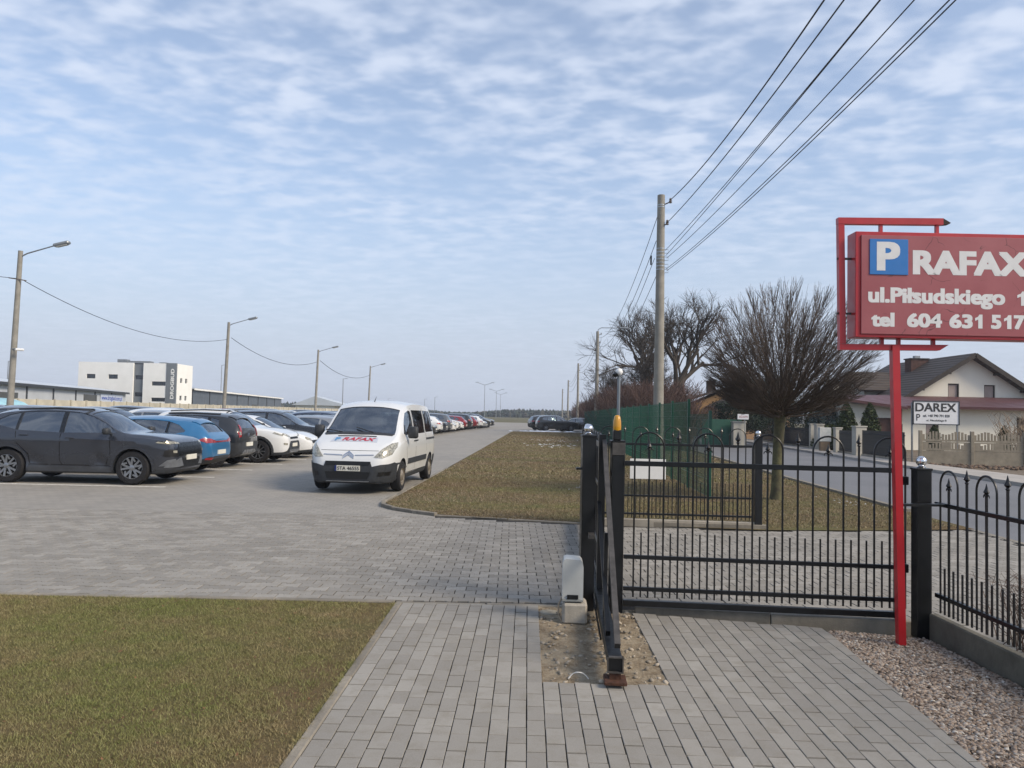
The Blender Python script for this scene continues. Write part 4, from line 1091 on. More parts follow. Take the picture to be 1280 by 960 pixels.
HATCH = dict(L=4.33, r=.325, tw=.215, rim='five', axles=(1.33, -1.28), ws=(1.12, .22), ap=.045, cab=(-1.85, .95), floor=.52, rw_in=-1.4,
  W=[(-2.165, .64), (-2.1, .76), (-1.9, .84), (-1.3, .90), (1.3, .895), (1.75, .86), (2.0, .76), (2.13, .62), (2.165, .52)],
  ZL=[(-2.165, .40), (-1.9, .26), (-1.6, .19), (1.7, .17), (2.165, .25)],
  ZB=[(-2.165, .68), (-2.1, .90), (-1.9, .98), (-1.0, .945), (0, .91), (.9, .90), (1.6, .86), (2.0, .74), (2.13, .62), (2.165, .5)],
  ZR=[(-2.165, .74), (-2.13, .93), (-2.05, 1.03), (-1.8, 1.28), (-1.64, 1.37), (-1.2, 1.43), (-.5, 1.465), (0, 1.45), (.26, 1.40), (1.10, .99), (1.25, .955), (1.6, .90), (1.95, .80), (2.11, .68), (2.165, .54)],
  WR=[(-2.165, .58), (-1.5, .57), (-.3, .615), (.5, .62), (1.1, .69), (2.165, .5)],
  side_windows=[[(.92, .965), (-.12, .955), (-.12, 1.35), (.1, 1.34), (.4, 1.245), (.7, 1.09)], [(-.2, .955), (-1.02, .985), (-1.02, 1.33), (-.7, 1.355), (-.2, 1.36)], [(-1.1, 1.0), (-1.5, 1.06), (-1.52, 1.10), (-1.32, 1.24), (-1.1, 1.31)]],
  rear_window=[[(-.52, 1.06), (.52, 1.06), (.46, 1.31), (-.46, 1.31)]],
  mirror=(.80, .98), mirror_slot='paint', handles=[(.02, .86), (-.92, .90)], handle_slot='paint', seats=(-.15, -.95), seat_top=1.07, dash=.82,
  seams=[[(-.16, .95), (-.16, .45), (-.1, .34)], [(-1.05, .97), (-1.0, .75), (-.82, .55), (-.8, .36)], [(.86, .92), (.88, .6), (.78, .36)], [(.8, .33), (-.8, .33)]],
  pieces=[
   ('headlight', 'Fm', [(.42, .60), (.68, .64), (.76, .72), (.70, .74), (.46, .67)], M_lamp, .012),
   ('grille', 'F', [(-.40, .52), (.40, .52), (.44, .62), (-.44, .62)], MATS['grille_black'], .012),
   ('lower_grille', 'F', [(-.50, .28), (.50, .28), (.46, .40), (-.46, .40)], MATS['grille_black'], .012),
   ('number_plate', 'F', [(-.26, .42), (.26, .42), (.26, .53), (-.26, .53)], M_plate, .02),
   ('tail_light', 'Bm', [(.38, .80), (.78, .80), (.80, .92), (.60, .90), (.38, .845)], M_red_l, .014),
   ('tail_light', 'L', [(-1.86, .87), (-2.10, .80), (-2.12, .90), (-2.02, .93)], M_red_l, .012),
   ('light_bar', 'B', [(-.38, .805), (.38, .805), (.38, .84), (-.38, .84)], M_red_l, .014),
   ('number_plate', 'B', [(-.26, .50), (.26, .50), (.26, .61), (-.26, .61)], M_plate, .02),
   ('rear_bumper', 'B', [(-.78, .28), (.78, .28), (.74, .40), (.45, .46), (-.45, .46), (-.74, .40)], M_trim, .012),
   ('reflector', 'Bm', [(.55, .38), (.74, .38), (.74, .42), (.55, .43)], M_red_l, .02),
   ('spoiler', 'T', [(-1.58, -.52), (-1.58, .52), (-1.78, .48), (-1.78, -.48)], 'paint', .02),
  ])
SMALL = dict(HATCH); SMALL.update(L=4.05, r=.325, rim='six', axles=(1.22, -1.30), ws=(1.02, .25), cab=(-1.8, .9), floor=.60, rw_in=-1.5,
  W=[(-2.025, .72), (-1.98, .80), (-1.8, .85), (-1.3, .89), (1.3, .885), (1.6, .85), (1.85, .76), (1.98, .64), (2.025, .54)],
  ZL=[(-2.025, .42), (-1.8, .30), (-1.5, .24), (1.6, .24), (2.025, .3)],
  ZB=[(-2.025, .75), (-1.98, 1.0), (-1.8, 1.06), (-1.0, 1.02), (0, .99), (.9, .98), (1.5, .94), (1.85, .82), (1.98, .7), (2.025, .55)],
  ZR=[(-2.025, .82), (-2.0, 1.08), (-1.93, 1.22), (-1.78, 1.42), (-1.6, 1.50), (-1.0, 1.555), (-.3, 1.57), (.1, 1.55), (.3, 1.49), (1.0, 1.09), (1.15, 1.05), (1.5, .99), (1.82, .88), (1.97, .75), (2.025, .58)],
  WR=[(-2.025, .62), (-1.5, .60), (-.3, .63), (.5, .63), (1.0, .70), (2.025, .5)],
  side_windows=[[(.82, 1.05), (-.14, 1.04), (-.14, 1.45), (.12, 1.44), (.4, 1.34), (.6, 1.21)], [(-.22, 1.04), (-1.05, 1.06), (-1.05, 1.43), (-.7, 1.46), (-.22, 1.46)], [(-1.14, 1.10), (-1.42, 1.14), (-1.36, 1.36), (-1.14, 1.41)]],
  rear_window=[[(-.55, 1.12), (.55, 1.12), (.5, 1.43), (-.5, 1.43)]], mirror=(.72, 1.08), handles=[(.02, .94), (-.94, .96)], seats=(-.15, -.95), seat_top=1.15, dash=.75,
  seams=[[(-.18, 1.03), (-.18, .5), (-.12, .40)], [(-1.08, 1.05), (-1.05, .8), (-.86, .6), (-.84, .42)], [(.78, 1.0), (.8, .6), (.7, .42)]],
  pieces=[
   ('headlight', 'Fm', [(.42, .68), (.68, .70), (.76, .80), (.70, .84), (.46, .78)], M_lamp, .012),
   ('grille', 'F', [(-.40, .60), (.40, .60), (.44, .72), (-.44, .72)], MATS['grille_black'], .012),
   ('number_plate', 'F', [(-.26, .46), (.26, .46), (.26, .57), (-.26, .57)], M_plate, .02),
   ('tail_light', 'Bm', [(.66, .88), (.78, .86), (.79, 1.0), (.70, 1.06), (.645, 1.22), (.58, 1.20), (.62, 1.02)], M_red_l, .016),
   ('lamp_lens', 'Bm', [(.68, .93), (.76, .93), (.76, 1.02), (.68, 1.02)], M_lamp, .024),
   ('number_plate', 'B', [(-.26, .60), (.26, .60), (.26, .71), (-.26, .71)], M_plate, .024),
   ('bumper', 'B', [(-.84, .32), (.84, .32), (.84, .70), (.40, .74), (.34, .58), (-.34, .58), (-.40, .74), (-.84, .70)], M_trim, .014),
   ('bumper', 'L', [(-1.66, .33), (-1.98, .36), (-2.0, .66), (-1.72, .60)], M_trim, .014),
   ('skid_plate', 'B', [(-.5, .36), (.5, .36), (.56, .42), (.42, .50), (-.42, .50), (-.56, .42)], M_alloy, .022),
   ('emblem', 'B', [(-.07, .88), (0, .82), (.07, .88), (.07, .93), (0, .98), (-.07, .93)], M_chr, .02),
   ('wheel_arch', 'L', arch_poly(1.22, .325, .38, .45, .28), M_trim, .014), ('wheel_arch', 'L', arch_poly(-1.30, .325, .38, .45, .28), M_trim, .014),
   ('sill', 'L', [(.80, .28), (-.86, .28), (-.86, .40), (.80, .40)], M_trim, .014),
   ('roof_rail', 'L', [(.2, 1.50), (-.5, 1.52), (-1.3, 1.50), (-1.3, 1.515), (-.5, 1.538), (.2, 1.517)], M_trim, .022),
   ('spoiler', 'T', [(-1.58, -.54), (-1.58, .54), (-1.80, .50), (-1.80, -.50)], 'paint', .02)])
SUVB = dict(SUVA); SUVB.pop('crease'); SUVB.update(rim='ten', dark=(2,),
  ZR=[(-2.26, .82), (-2.22, 1.05), (-2.14, 1.20), (-1.98, 1.46), (-1.86, 1.55), (-1.3, 1.635), (-.5, 1.665), (0, 1.65), (.36, 1.57), (1.08, 1.165), (1.2, 1.125), (1.6, 1.07), (1.95, .985), (2.14, .88), (2.22, .77), (2.26, .62)],
  side_windows=[[(.98, 1.115), (-.14, 1.10), (-.14, 1.535), (.1, 1.525), (.38, 1.445), (.7, 1.30)], [(-.24, 1.10), (-1.14, 1.13), (-1.14, 1.52), (-.8, 1.54), (-.24, 1.545)], [(-1.2, 1.14), (-1.72, 1.2), (-1.62, 1.45), (-1.2, 1.51)]],
  pieces=[
   ('headlight', 'Fm', [(.38, .80), (.64, .82), (.80, .90), (.76, .93), (.44, .84)], M_lamp, .012),
   ('headlight', 'L', [(1.80, .93), (2.10, .84), (2.12, .875), (1.86, .965)], M_lamp, .010),
   ('grille', 'F', [(-.44, .745), (.44, .745), (.38, .81), (-.38, .81)], MATS['grille_black'], .012),
   ('bumper', 'F', [(-.66, .36), (.66, .36), (.52, .62), (.42, .68), (-.42, .68), (-.52, .62)], M_trim, .014),
   ('skid_plate', 'F', [(-.52, .34), (.52, .34), (.56, .41), (-.56, .41)], M_alloy, .022),
   ('number_plate', 'F', [(-.26, .50), (.26, .50), (.26, .61), (-.26, .61)], M_plate, .026),
   ('fog_lamp', 'Fm', [(.66, .56), (.76, .57), (.77, .63), (.67, .62)], M_lamp, .012),
   ('wheel_arch', 'L', arch_poly(1.37, .36, .415, .485, .28), M_trim, .014), ('wheel_arch', 'L', arch_poly(-1.33, .36, .415, .485, .28), M_trim, .014),
   ('sill', 'L', [(.92, .24), (-.88, .24), (-.88, .40), (.92, .40)], M_trim, .014),
   ('tail_light', 'Bm', [(.50, .95), (.76, .93), (.80, 1.06), (.52, 1.03)], M_red_l, .014), ('tail_light', 'L', [(-1.96, 1.0), (-2.18, .93), (-2.2, 1.03), (-2.05, 1.07)], M_red_l, .012),
   ('number_plate', 'B', [(-.26, .75), (.26, .75), (.26, .86), (-.26, .86)], M_plate, .02),
   ('roof_rail', 'L', [(.28, 1.59), (-.5, 1.61), (-1.6, 1.56), (-1.6, 1.575), (-.5, 1.628), (.28, 1.607)], M_trim, .022)])
WAGON = dict(HATCH); WAGON.update(L=4.66, rim='ten', axles=(1.45, -1.28), ws=(1.2, .30), cab=(-2.1, 1.0), rw_in=-1.8,
  W=[(-2.33, .68), (-2.27, .78), (-2.0, .85), (-1.3, .905), (1.3, .90), (1.85, .86), (2.12, .76), (2.28, .62), (2.33, .52)],
  ZL=[(-2.33, .40), (-2.0, .26), (-1.6, .19), (1.8, .17), (2.33, .25)],
  ZB=[(-2.33, .70), (-2.27, .92), (-2.1, .98), (-1.0, .945), (0, .92), (1.0, .91), (1.75, .86), (2.1, .74), (2.27, .63), (2.33, .5)],
  ZR=[(-2.33, .76), (-2.29, .98), (-2.22, 1.08), (-2.0, 1.34), (-1.85, 1.41), (-1.2, 1.455), (-.5, 1.475), (0, 1.455), (.34, 1.39), (1.18, 1.0), (1.32, .96), (1.75, .90), (2.1, .79), (2.26, .68), (2.33, .54)],
  WR=[(-2.33, .58), (-1.6, .57), (-.3, .615), (.5, .62), (1.2, .69), (2.33, .5)],
  side_windows=[[(1.0, .975), (-.08, .965), (-.08, 1.35), (.15, 1.34), (.45, 1.25), (.78, 1.10)], [(-.16, .965), (-1.0, .985), (-1.0, 1.345), (-.6, 1.36), (-.16, 1.365)], [(-1.08, 1.0), (-1.85, 1.06), (-1.78, 1.26), (-1.08, 1.335)]],
  rear_window=[[(-.54, 1.1), (.54, 1.1), (.48, 1.33), (-.48, 1.33)]], mirror=(.86, .99), seats=(-.12, -.95),
  pieces=[(a, b, [(u, v) for u, v in c], m, o) for a, b, c, m, o in HATCH['pieces'] if b not in ('L', 'T') and a != 'light_bar'])
MPV = dict(SUVB); MPV.update(r=.34, L=4.75, axles=(1.46, -1.46),
  W=[(a*1.05, b) for a, b in SUVA['W']], ZL=[(a*1.05, b) for a, b in SUVA['ZL']], ZB=[(a*1.05, b) for a, b in SUVA['ZB']], WR=[(a*1.05, b) for a, b in SUVA['WR']],
  ZR=[(-2.373, .85), (-2.34, 1.1), (-2.28, 1.3), (-2.15, 1.55), (-2.02, 1.63), (-1.3, 1.70), (-.5, 1.73), (0, 1.71), (.40, 1.62), (1.20, 1.165), (1.35, 1.12), (1.7, 1.06), (2.05, .975), (2.25, .87), (2.33, .76), (2.373, .62)],
  ws=(1.22, .38), cab=(-2.1, 1.0), rw_in=-1.7,
  side_windows=[[(1.04, 1.12), (-.14, 1.10), (-.14, 1.58), (.1, 1.57), (.42, 1.48), (.78, 1.30)], [(-.24, 1.10), (-1.2, 1.12), (-1.2, 1.57), (-.24, 1.59)], [(-1.28, 1.13), (-1.98, 1.18), (-1.9, 1.50), (-1.28, 1.56)]],
  rear_window=[[(-.56, 1.2), (.56, 1.2), (.52, 1.54), (-.52, 1.54)]],
  pieces=[p for p in SUVB['pieces'] if p[0] not in ('wheel_arch', 'sill', 'roof_rail')]+[('chrome_strip', 'L', [(.9, 1.075), (-1.95, 1.115), (-1.95, 1.135), (.9, 1.095)], M_chr, .012)])
MODELS = {k: car_model(v) for k, v in dict(van=VAN, suva=SUVA, hatch=HATCH, small=SMALL, suvb=SUVB, wagon=WAGON, mpv=MPV).items()}
PT = {'white': paint('paint_white', '#d6d8d8', 0, .3), 'slate': paint('paint_slate', '#30353f', .35, .24), 'blue': paint('paint_blue', '#2c6c9a', .25, .28), 'charcoal': paint('paint_charcoal', '#24272b', .2, .34),
      'black': paint('paint_black', '#111216', .1, .26), 'silver': paint('paint_silver', '#96999c', .6, .34), 'red': paint('paint_red', '#7d1420', .15, .3), 'grey': paint('paint_grey', '#5d6166', .4, .34), 'navy': paint('paint_navy', '#1c2a45', .2, .3)}
HALF = {'van': 2.4, 'suva': 2.26, 'hatch': 2.165, 'small': 2.025, 'suvb': 2.26, 'wagon': 2.33, 'mpv': 2.373}
# the van coming along the aisle
vh = math.atan2(-1, -.085); fxy = Vector((-2.275-.74*1+.0, 0, 0))
place_car(MODELS['van'], PT['white'], 'passenger_van', 'white passenger van with red lettered bonnet standing beside the grass kerb', (-3.10, 18.05), vh, cat='van')
G1 = 'cars in the front row along the aisle'
def bay(k): return 17.58+2.5*k
place_car(MODELS['suva'], PT['slate'], 'parked_car', 'dark grey SUV with spoked alloy wheels in the first bay', (-7.25-2.26, 17.48), 0, G1)
place_car(MODELS['hatch'], PT['blue'], 'parked_car', 'bright blue hatchback showing its red rear light bar', (-7.55-2.165, 20.12), math.pi, G1)
place_car(MODELS['small'], PT['charcoal'], 'parked_car', 'charcoal hatchback with tall red tail lights and black bumper cladding', (-7.68-2.025, 22.62), math.pi, G1)
place_car(MODELS['suvb'], PT['white'], 'parked_car', 'white SUV with black lower bumper beside the charcoal hatchback', (-7.05-2.26, 25.1), 0, G1)
place_car(MODELS['wagon'], PT['white'], 'parked_car', 'white low-nosed estate car between the white SUV and the van', (-7.0-2.33, 27.65), 0, G1)
crng = random.Random(21)
KW = {'suva': 'SUV', 'suvb': 'SUV', 'hatch': 'hatchback', 'small': 'small hatchback', 'wagon': 'estate car', 'mpv': 'people carrier'}
CN = {'slate': 'dark blue grey'}
# the row goes on past the van
y = 30.2; k = 0
seq = [('suvb', 'black'), ('hatch', 'silver'), ('wagon', 'grey'), ('suva', 'navy'), ('small', 'white'), ('suvb', 'grey'), ('hatch', 'black'), ('wagon', 'silver'), ('suva', 'white'), ('small', 'grey'), ('suvb', 'charcoal')]
far_seq = [('wagon', 'charcoal'), ('hatch', 'white'), ('suva', 'slate'), ('suvb', 'grey'), ('hatch', 'white'), ('suvb', 'white'), ('small', 'white'), ('hatch', 'red'), ('suvb', 'charcoal'), ('hatch', 'red'), ('wagon', 'white'), ('hatch', 'silver'), ('suvb', 'charcoal'), ('suvb', 'black')]
ys_ = []
while y < 57: ys_.append(y); y += 2.5
y = 57.5
fy = []
for i in range(14): fy.append(y); y += 2.55+ (i > 6)*.9
for (yy, (md, pc)), farf in [((a, b), True) for a, b in zip(ys_, seq)]+[((a, b), True) for a, b in zip(fy, far_seq)]:
    sl_ = (front_x(yy+1)-front_x(yy-1))/2; nose = crng.random() < .5
    h = HALF[md]; a = math.atan2(-sl_, 1); cx = front_x(yy)-h-.1
    place_car(MODELS[md], PT[pc], 'parked_car', f'{CN.get(pc, pc)} {KW[md]} in the long row beyond the van', (cx, yy), a+(0 if nose else math.pi), 'cars further along the front row', farf)
# second row, behind the first
seq2 = [('wagon', 'charcoal'), ('suvb', 'grey'), ('hatch', 'black'), ('suva', 'charcoal'), ('small', 'silver'), ('suva', 'white'), ('suvb', 'white'), ('hatch', 'navy'), ('wagon', 'black'), ('mpv', 'charcoal'), ('mpv', 'black'), ('suvb', 'silver'), ('hatch', 'grey'), ('wagon', 'white'), ('suva', 'black'), ('small', 'white'), ('suvb', 'navy'), ('mpv', 'grey')]
for i, (md, pc) in enumerate(seq2):
    yy = 20.1+2.55*i
    place_car(MODELS[md], PT[pc], 'parked_car', f'{CN.get(pc, pc)} {KW[md]} in the second row behind the front row', (-14.6+.02*(yy-20), yy), 0 if crng.random() < .5 else math.pi, 'cars in the second row', True)
seq3 = ['charcoal', 'white', 'grey', 'black', 'silver', 'navy', 'white', 'charcoal', 'red', 'grey', 'white', 'black', 'silver', 'slate']
for i, pc in enumerate(seq3):
    md = ['suvb', 'wagon', 'hatch', 'mpv', 'suva'][i % 5]; yy = 30+3.6*i
    place_car(MODELS[md], PT[pc], 'parked_car', f'{CN.get(pc, pc)} {KW[md]} in the back row near the lamp posts', (-21.3+.02*(yy-20), yy), 0 if crng.random() < .5 else math.pi, 'cars in the back row', True)
# dark cars at the far end of the grass strip
for x, yy, a, md, pc, lb in ((4.9, 82.4, .12, 'suvb', 'charcoal', 'charcoal SUV parked at the end of the grass strip'), (7.0, 84.2, 2.9, 'hatch', 'black', 'black hatchback parked against the green fence end'), (4.2, 86.5, .3, 'suvb', 'black', 'black SUV half hidden behind the charcoal one')):
    place_car(MODELS[md], PT[pc], 'parked_car', lb, (x, yy), a, 'dark cars at the end of the strip', True)
# ---------------------------------------------------------------- green mesh fence along the strip
M_green = pbr('green_steel', '#0f4737', .45, var=.2, scale=6, rnd='obj', ramt=.1)
def fence_x(y): return 4.40+.052*(y-21)
gf = thing('mesh_fence', 'green welded mesh fence running along the grass strip', 'fence')
ny = [16.0+2.5*k for k in range(25)]
def mesh_panel(L, H, z0, dv=.05, dh=.2, r=.0024):
    mb = MB()
    for k in range(int(L/dv)+1): mb.box((k*dv-L/2, 0, z0+H/2), (2*r, 2*r, H))
    for k in range(int(H/dh)+1):
        for s in (-1, 1): mb.box((0, s*.005, z0+k*dh), (L, 2*r, 2*r))
    for k in (.35, 1.0, 1.65):
        if k < H: mb.box((0, .02, z0+k), (L, .02, 2*r)); 
    return mb.mesh('mesh_panel', M_green)
pm_a = mesh_panel(2.46, 2.03, .06); pm_b = mesh_panel(2.46, 1.72, .06)
pm_c = mesh_panel(2.46, 2.03, .06, .05, .2, .0024)
for i, y in enumerate(ny):
    h = 1.85 if i == 0 else 2.14
    MB().box((0, 0, h/2-.1), (.06, .06, h+.2), 0, .004).build('fence_post', M_green, gf, None, True, (fence_x(y), y, 0))
    if i+1 < len(ny): link('mesh_panel', pm_b if i == 0 else pm_a if i < 6 else pm_c, gf, (fence_x(y+1.25), y+1.25, 0), (0, 0, math.atan2(1, .052)))

# ---------------------------------------------------------------- poles and wires
M_pole = pbr('pole_concrete', '#85827a', .85, var=.2, scale=2.5, bump=.25, bscale=25, rnd='obj', ramt=.06)
M_porc = pbr('insulator', '#6b625c', .4, var=.2); M_band = pbr('steel_band', '#a7abad', .35, .8)
M_wire = pbr('wire_black', '#15161a', .6, var=.1); M_lampg = pbr('lamp_grey', '#8a8f93', .45, .4, var=.15)
P1 = Vector((4.97, 26.0, 0))
def power_pole(loc, h, label, detail):
    t = thing('power_pole', label, 'pole', loc, 0, 'concrete power line poles')
    MB().tube([(0, 0, -.3), (0, 0, h)], [.19, .125], 14 if detail else 8).build('shaft', M_pole, t, 50)
    for z, dx in ((h-.25, .28), (h-1.0, .18)):
        MB().bar((0, 0, z-.12), (dx, -.06, z), .035).build('bracket', M_porc, t)
        MB().lathe([(.02, -.1), (.06, -.08), (.03, -.05), (.06, -.02), (.03, .01), (.05, .04), (.02, .08)], 10, (dx+.02, -.1, z+.05)).build('insulator', M_porc, t, 40)
    if detail:
        for k in range(9):
            z = h-(.35 if k == 0 else .42 if k == 1 else 1.85+.12*(k-2)); r = .19+(.125-.19)*z/h+.006
            MB().lathe([(r, -.014), (r, .014)], 14, (0, 0, z)).build('steel_band', M_band, t, 40)
        for z in (h-1.95, h-2.2, h-2.45, h-2.62):
            MB().tube([(.1, -.05, z+.06), (.25, -.09, z+.06), (.25, -.09, z-.06), (.1, -.05, z-.06)], .009, 5).build('wire_hook', M_band, t, 50)
        for z in (h-2.15, h-2.3):
            MB().lathe([(.0, -.1), (.03, -.08), (.03, .08), (0, .1)], 8, (-.3, .1, z)).build('wire_clamp', M_wire, t, 50)
    return t
power_pole(P1, 9.28, 'tall concrete power pole with steel bands behind the green fence', True)
P2, P3, P4, P5 = Vector((7.4, 67, 0)), Vector((9.2, 107, 0)), Vector((11.0, 150, 0)), Vector((13.2, 200, 0))
pp2 = power_pole(P2, 9.1, 'concrete power pole with a curved street lamp arm beside the brown hedge', False)
power_pole(P3, 9.0, 'thin distant power pole, first beyond the one with a lamp', False)
power_pole(P4, 8.6, 'thin distant power pole, second beyond the one with a lamp', False)
power_pole(P5, 8.6, 'thin distant power pole, last of the line', False)
MB().tube([(0, 0, 8.9), (.05, 0, 9.25), (.3, 0, 9.42), (2.0, 0, 9.45)], .035, 6).build('lamp_arm', M_lampg, pp2, 50)
MB().box((2.3, 0, 9.43), (.8, .28, .13), 0, .04).build('lamp_head', M_lampg, pp2)
def wire(p, q, sag, r, label, group, n=26):
    p, q = Vector(p), Vector(q)
    pts = [p.lerp(q, t)+Vector((0, 0, -sag*4*t*(1-t))) for t in np.linspace(0, 1, n)]
    return tag(MB().tube(pts, r, 5).build('overhead_wire', M_wire, None, 60), label, 'wire', group)
P0 = Vector((3.45, -16, 0))
G = 'wires of the overhead power line'
for (ox, z1, xm, ym, zm, r) in ((.32, 9.12, 4.2, 10.4, 7.49, .014), (.2, 8.32, 4.26, 9.9, 7.22, .012), (.14, 7.36, 4.28, 8.95, 6.70, .0085), (.16, 7.18, 4.27, 8.9, 6.68, .0085), (.2, 7.1, 4.3, 8.2, 6.29, .008), (.18, 6.72, 4.27, 7.48, 5.89, .008), (.2, 6.66, 4.28, 7.4, 5.84, .008)):
    xa, ya = P1.x+ox, 25.9; t_ = (ya-ym)/(ya+16); xe = xa+(xm-xa)/t_; ze = z1-.3      # second span runs on to the next pole behind
    wire((xa, ya, z1), (xe, -16, ze), (z1+(ze-z1)*t_-zm)/(4*t_*(1-t_)), r, 'dark overhead wire climbing away from the tall banded power pole', G, 44)
for (ox, z1, z2, r) in ((-.1, 8.6, 8.6, .011), (-.15, 7.7, 7.9, .011), (-.2, 7.1, 7.2, .010), (-.05, 6.7, 6.8, .010)):
    wire((P1.x+ox, 26, z1), (P2.x, 67, z2), 1.3, r, 'dark overhead wire sagging between the banded pole and the lamp pole', G)
for (z1, z2) in ((8.5, 8.4), (7.9, 7.8), (7.0, 6.9)):
    wire((P2.x, 67, z1), (P3.x, 107, z2), .9, .014, 'thin wire sagging between the distant power poles', G)
    wire((P3.x, 107, z1-.1), (P4.x, 150, z2-.3), .9, .018, 'thin wire sagging between the distant power poles', G)
# lot lamp posts
LP = [(-24.15, 37.2, 9.15), (-24.2, 65, 9.0), (-23.5, 92.5, 9.0), (-22.9, 123.5, 9.0)]
def lamp_post(loc, h, label):
    t = thing('lamp_post', label, 'lamp post', loc, 0, 'concrete lamp posts of the parking lot')
    MB().tube([(-.16, 0, -.3), (.05, 0, h)], [.17, .11], 10).build('shaft', M_pole, t, 50)
    MB().tube([(.05, 0, h-.3), (.4, -.02, h-.12), (1.75, -.08, h+.28)], [.035, .035, .03], 7).build('lamp_arm', M_lampg, t, 50)
    q = MB().box((0, 0, 0), (.78, .3, .16), 0, .05); mt = Matrix.Translation((2.1, -.1, h+.36)) @ Matrix.Rotation(R(-14), 4, 'Y')
    m = MB(); m.add([mt @ Vector(v) for v in q.v], q.f); hd = m.build('lamp_head', M_lampg, t)
    q = MB().box((0, 0, -.09), (.55, .22, .04), 0, .015); m = MB(); m.add([mt @ Vector(v) for v in q.v], q.f); m.build('lamp_glass', pbr('lamp_bowl', '#b9bcb8', .3), hd)
    return t
names = ['concrete lamp post with a white camera, rising behind the dark grey SUV', 'concrete lamp post to the right of the white office block', 'concrete lamp post behind the white estate car', 'concrete lamp post rising beyond the van roof']
for (x, y, h), lb in zip(LP, names):
    t = lamp_post((x, y, 0), h, lb)
    if y < 40:
        MB().bar((-.1, -.1, 4.35), (.45, -.25, 4.35), .05, .04).build('camera_arm', M_lampg, t); MB().box((.42, -.3, 4.3), (.36, .14, .12), .4, .03).build('camera', MATS['white_plastic'], t)
        MB().bar((.0, -.1, 7.75), (.45, -.1, 7.68), .05).build('wire_bracket', M_porc, t); MB().bar((0, -.1, 7.75), (-.4, -.1, 7.8), .05).build('wire_bracket', M_porc, t)
GW = 'cables between the lot lamp posts'
wire((-32, 12, 8.4), (-24.2, 37.1, 7.78), .7, .014, 'black cable reaching the lamp post with the camera', GW)
for i, lb in enumerate(('sagging black cable above the white office block', 'sagging black cable between the middle lamp posts', 'sagging black cable beyond the middle lamp posts')):
    a, b = LP[i], LP[i+1]; wire((a[0]+.3, a[1], 7.68), (b[0], b[1], 7.55), 1.15, .017+.006*i, lb, GW)
# far tall double lamps and masts
for x, y, h, lb in ((-8.3, 235, 10.6, 'tall twin-arm street lamp above the far cars'), (-5.8, 290, 10.4, 'twin-arm street lamp behind the tallest one'), (-5.0, 345, 10.6, 'most distant twin-arm street lamp')):
    t = thing('twin_lamp', lb, 'street lamp', (x, y, 0), 0, 'twin lamps far beyond the lot')
    MB().tube([(0, 0, -.2), (0, 0, h)], [.13, .07], 6).build('pole', M_lampg, t)
    for s in (-1, 1):
        MB().tube([(0, 0, h-.1), (s*2.0, 0, h+.55)], .06, 5).build('lamp_arm', M_lampg, t); MB().box((s*2.4, 0, h+.68), (1.0, .3, .14)).build('lamp_head', M_lampg, t)
for x, y, h in ((-62.5, 165, 11), (-33, 150, 8), (-92, 140, 9.5), (-26, 260, 7), (-34, 300, 7), (-45, 280, 6.5)):
    t = thing('far_mast', 'thin grey mast standing beyond the concrete wall', 'mast', (x, y, 0), 0, 'thin masts beyond the wall')
    MB().tube([(0, 0, -.2), (0, 0, h)], [.12, .07], 6).build('pole', M_lampg, t); MB().bar((0, 0, h-.1), (.9, 0, h+.1), .08).build('lamp_arm', M_lampg, t)

# ---------------------------------------------------------------- concrete slab wall at the back of the lot
M_wallc = pbr('slab_concrete', '#aca797', .9, var=.22, scale=.8, bump=.3, bscale=12, rnd='obj', ramt=.1)
cw = thing('slab_wall', 'long beige precast concrete slab wall behind the parking lot', 'wall')
wy = 34.0; k = 0
slab = MB().box((0, 0, .26), (.05, 1.88, .5), 0, .01).mesh('slab', M_wallc)
pst = MB().box((0, 0, 1.03), (.13, .13, 2.12), 0, .012).mesh('wall_post', M_wallc)
while wy < 150:
    x = -33.2+.025*(wy-60); st = 2.0 if wy < 110 else 4.0
    link('wall_post', pst, cw, (x, wy, 0))
    for r_ in range(4):
        o = link('slab', slab, cw, (x, wy+st/2, r_*.51)); 
        if st > 2: o.scale = (1, 2.08, 1)
    wy += st
# ---------------------------------------------------------------- buildings on the left
M_render = pbr('white_render', '#e8e8e4', .85, var=.05, scale=.5, bump=.1); M_gclad = pbr('grey_cladding', '#6c7277', .55, var=.12, scale=.4)
M_wpane = pbr('window_pane', '#2a323b', .12, var=.4, scale=1.5, coat=.5); M_pale = pbr('pale_sheet', '#b3b8bd', .6, var=.1, scale=.4); M_roofp = pbr('roof_sheet', '#b7bfc6', .5, var=.1, scale=.3)
M_dkcl = pbr('dark_cladding', '#555d66', .55, var=.12, scale=.3); M_edge = pbr('dark_edge', '#30353b', .6)
ob = thing('office_block', 'white three-storey office block with grey stripes and vertical lettering', 'building', (-56.9, 130, 0))
W_ = 16.6; Hh = 9.1
def wall_holes(name, mat, parent, x0, x1, z0, z1, y, holes, th=.35, axis='x'):
    """a wall face with real openings, built from strips"""
    xs = sorted({x0, x1, *[h[0] for h in holes], *[h[1] for h in holes]}); mb = MB()
    for a, b in zip(xs[:-1], xs[1:]):
        cuts = sorted([(h[2], h[3]) for h in holes if h[0] <= a+1e-6 and h[1] >= b-1e-6]); z = z0
        for c0, c1 in cuts+[(z1, z1)]:
            if c0 > z: 
                c = ((a+b)/2, y, (z+c0)/2); d = (b-a, th, c0-z)
                mb.box(c, d) if axis == 'x' else mb.box((c[1], c[0], c[2]), (d[1], d[0], d[2]))
            z = c1
    return mb.build(name, mat, parent)
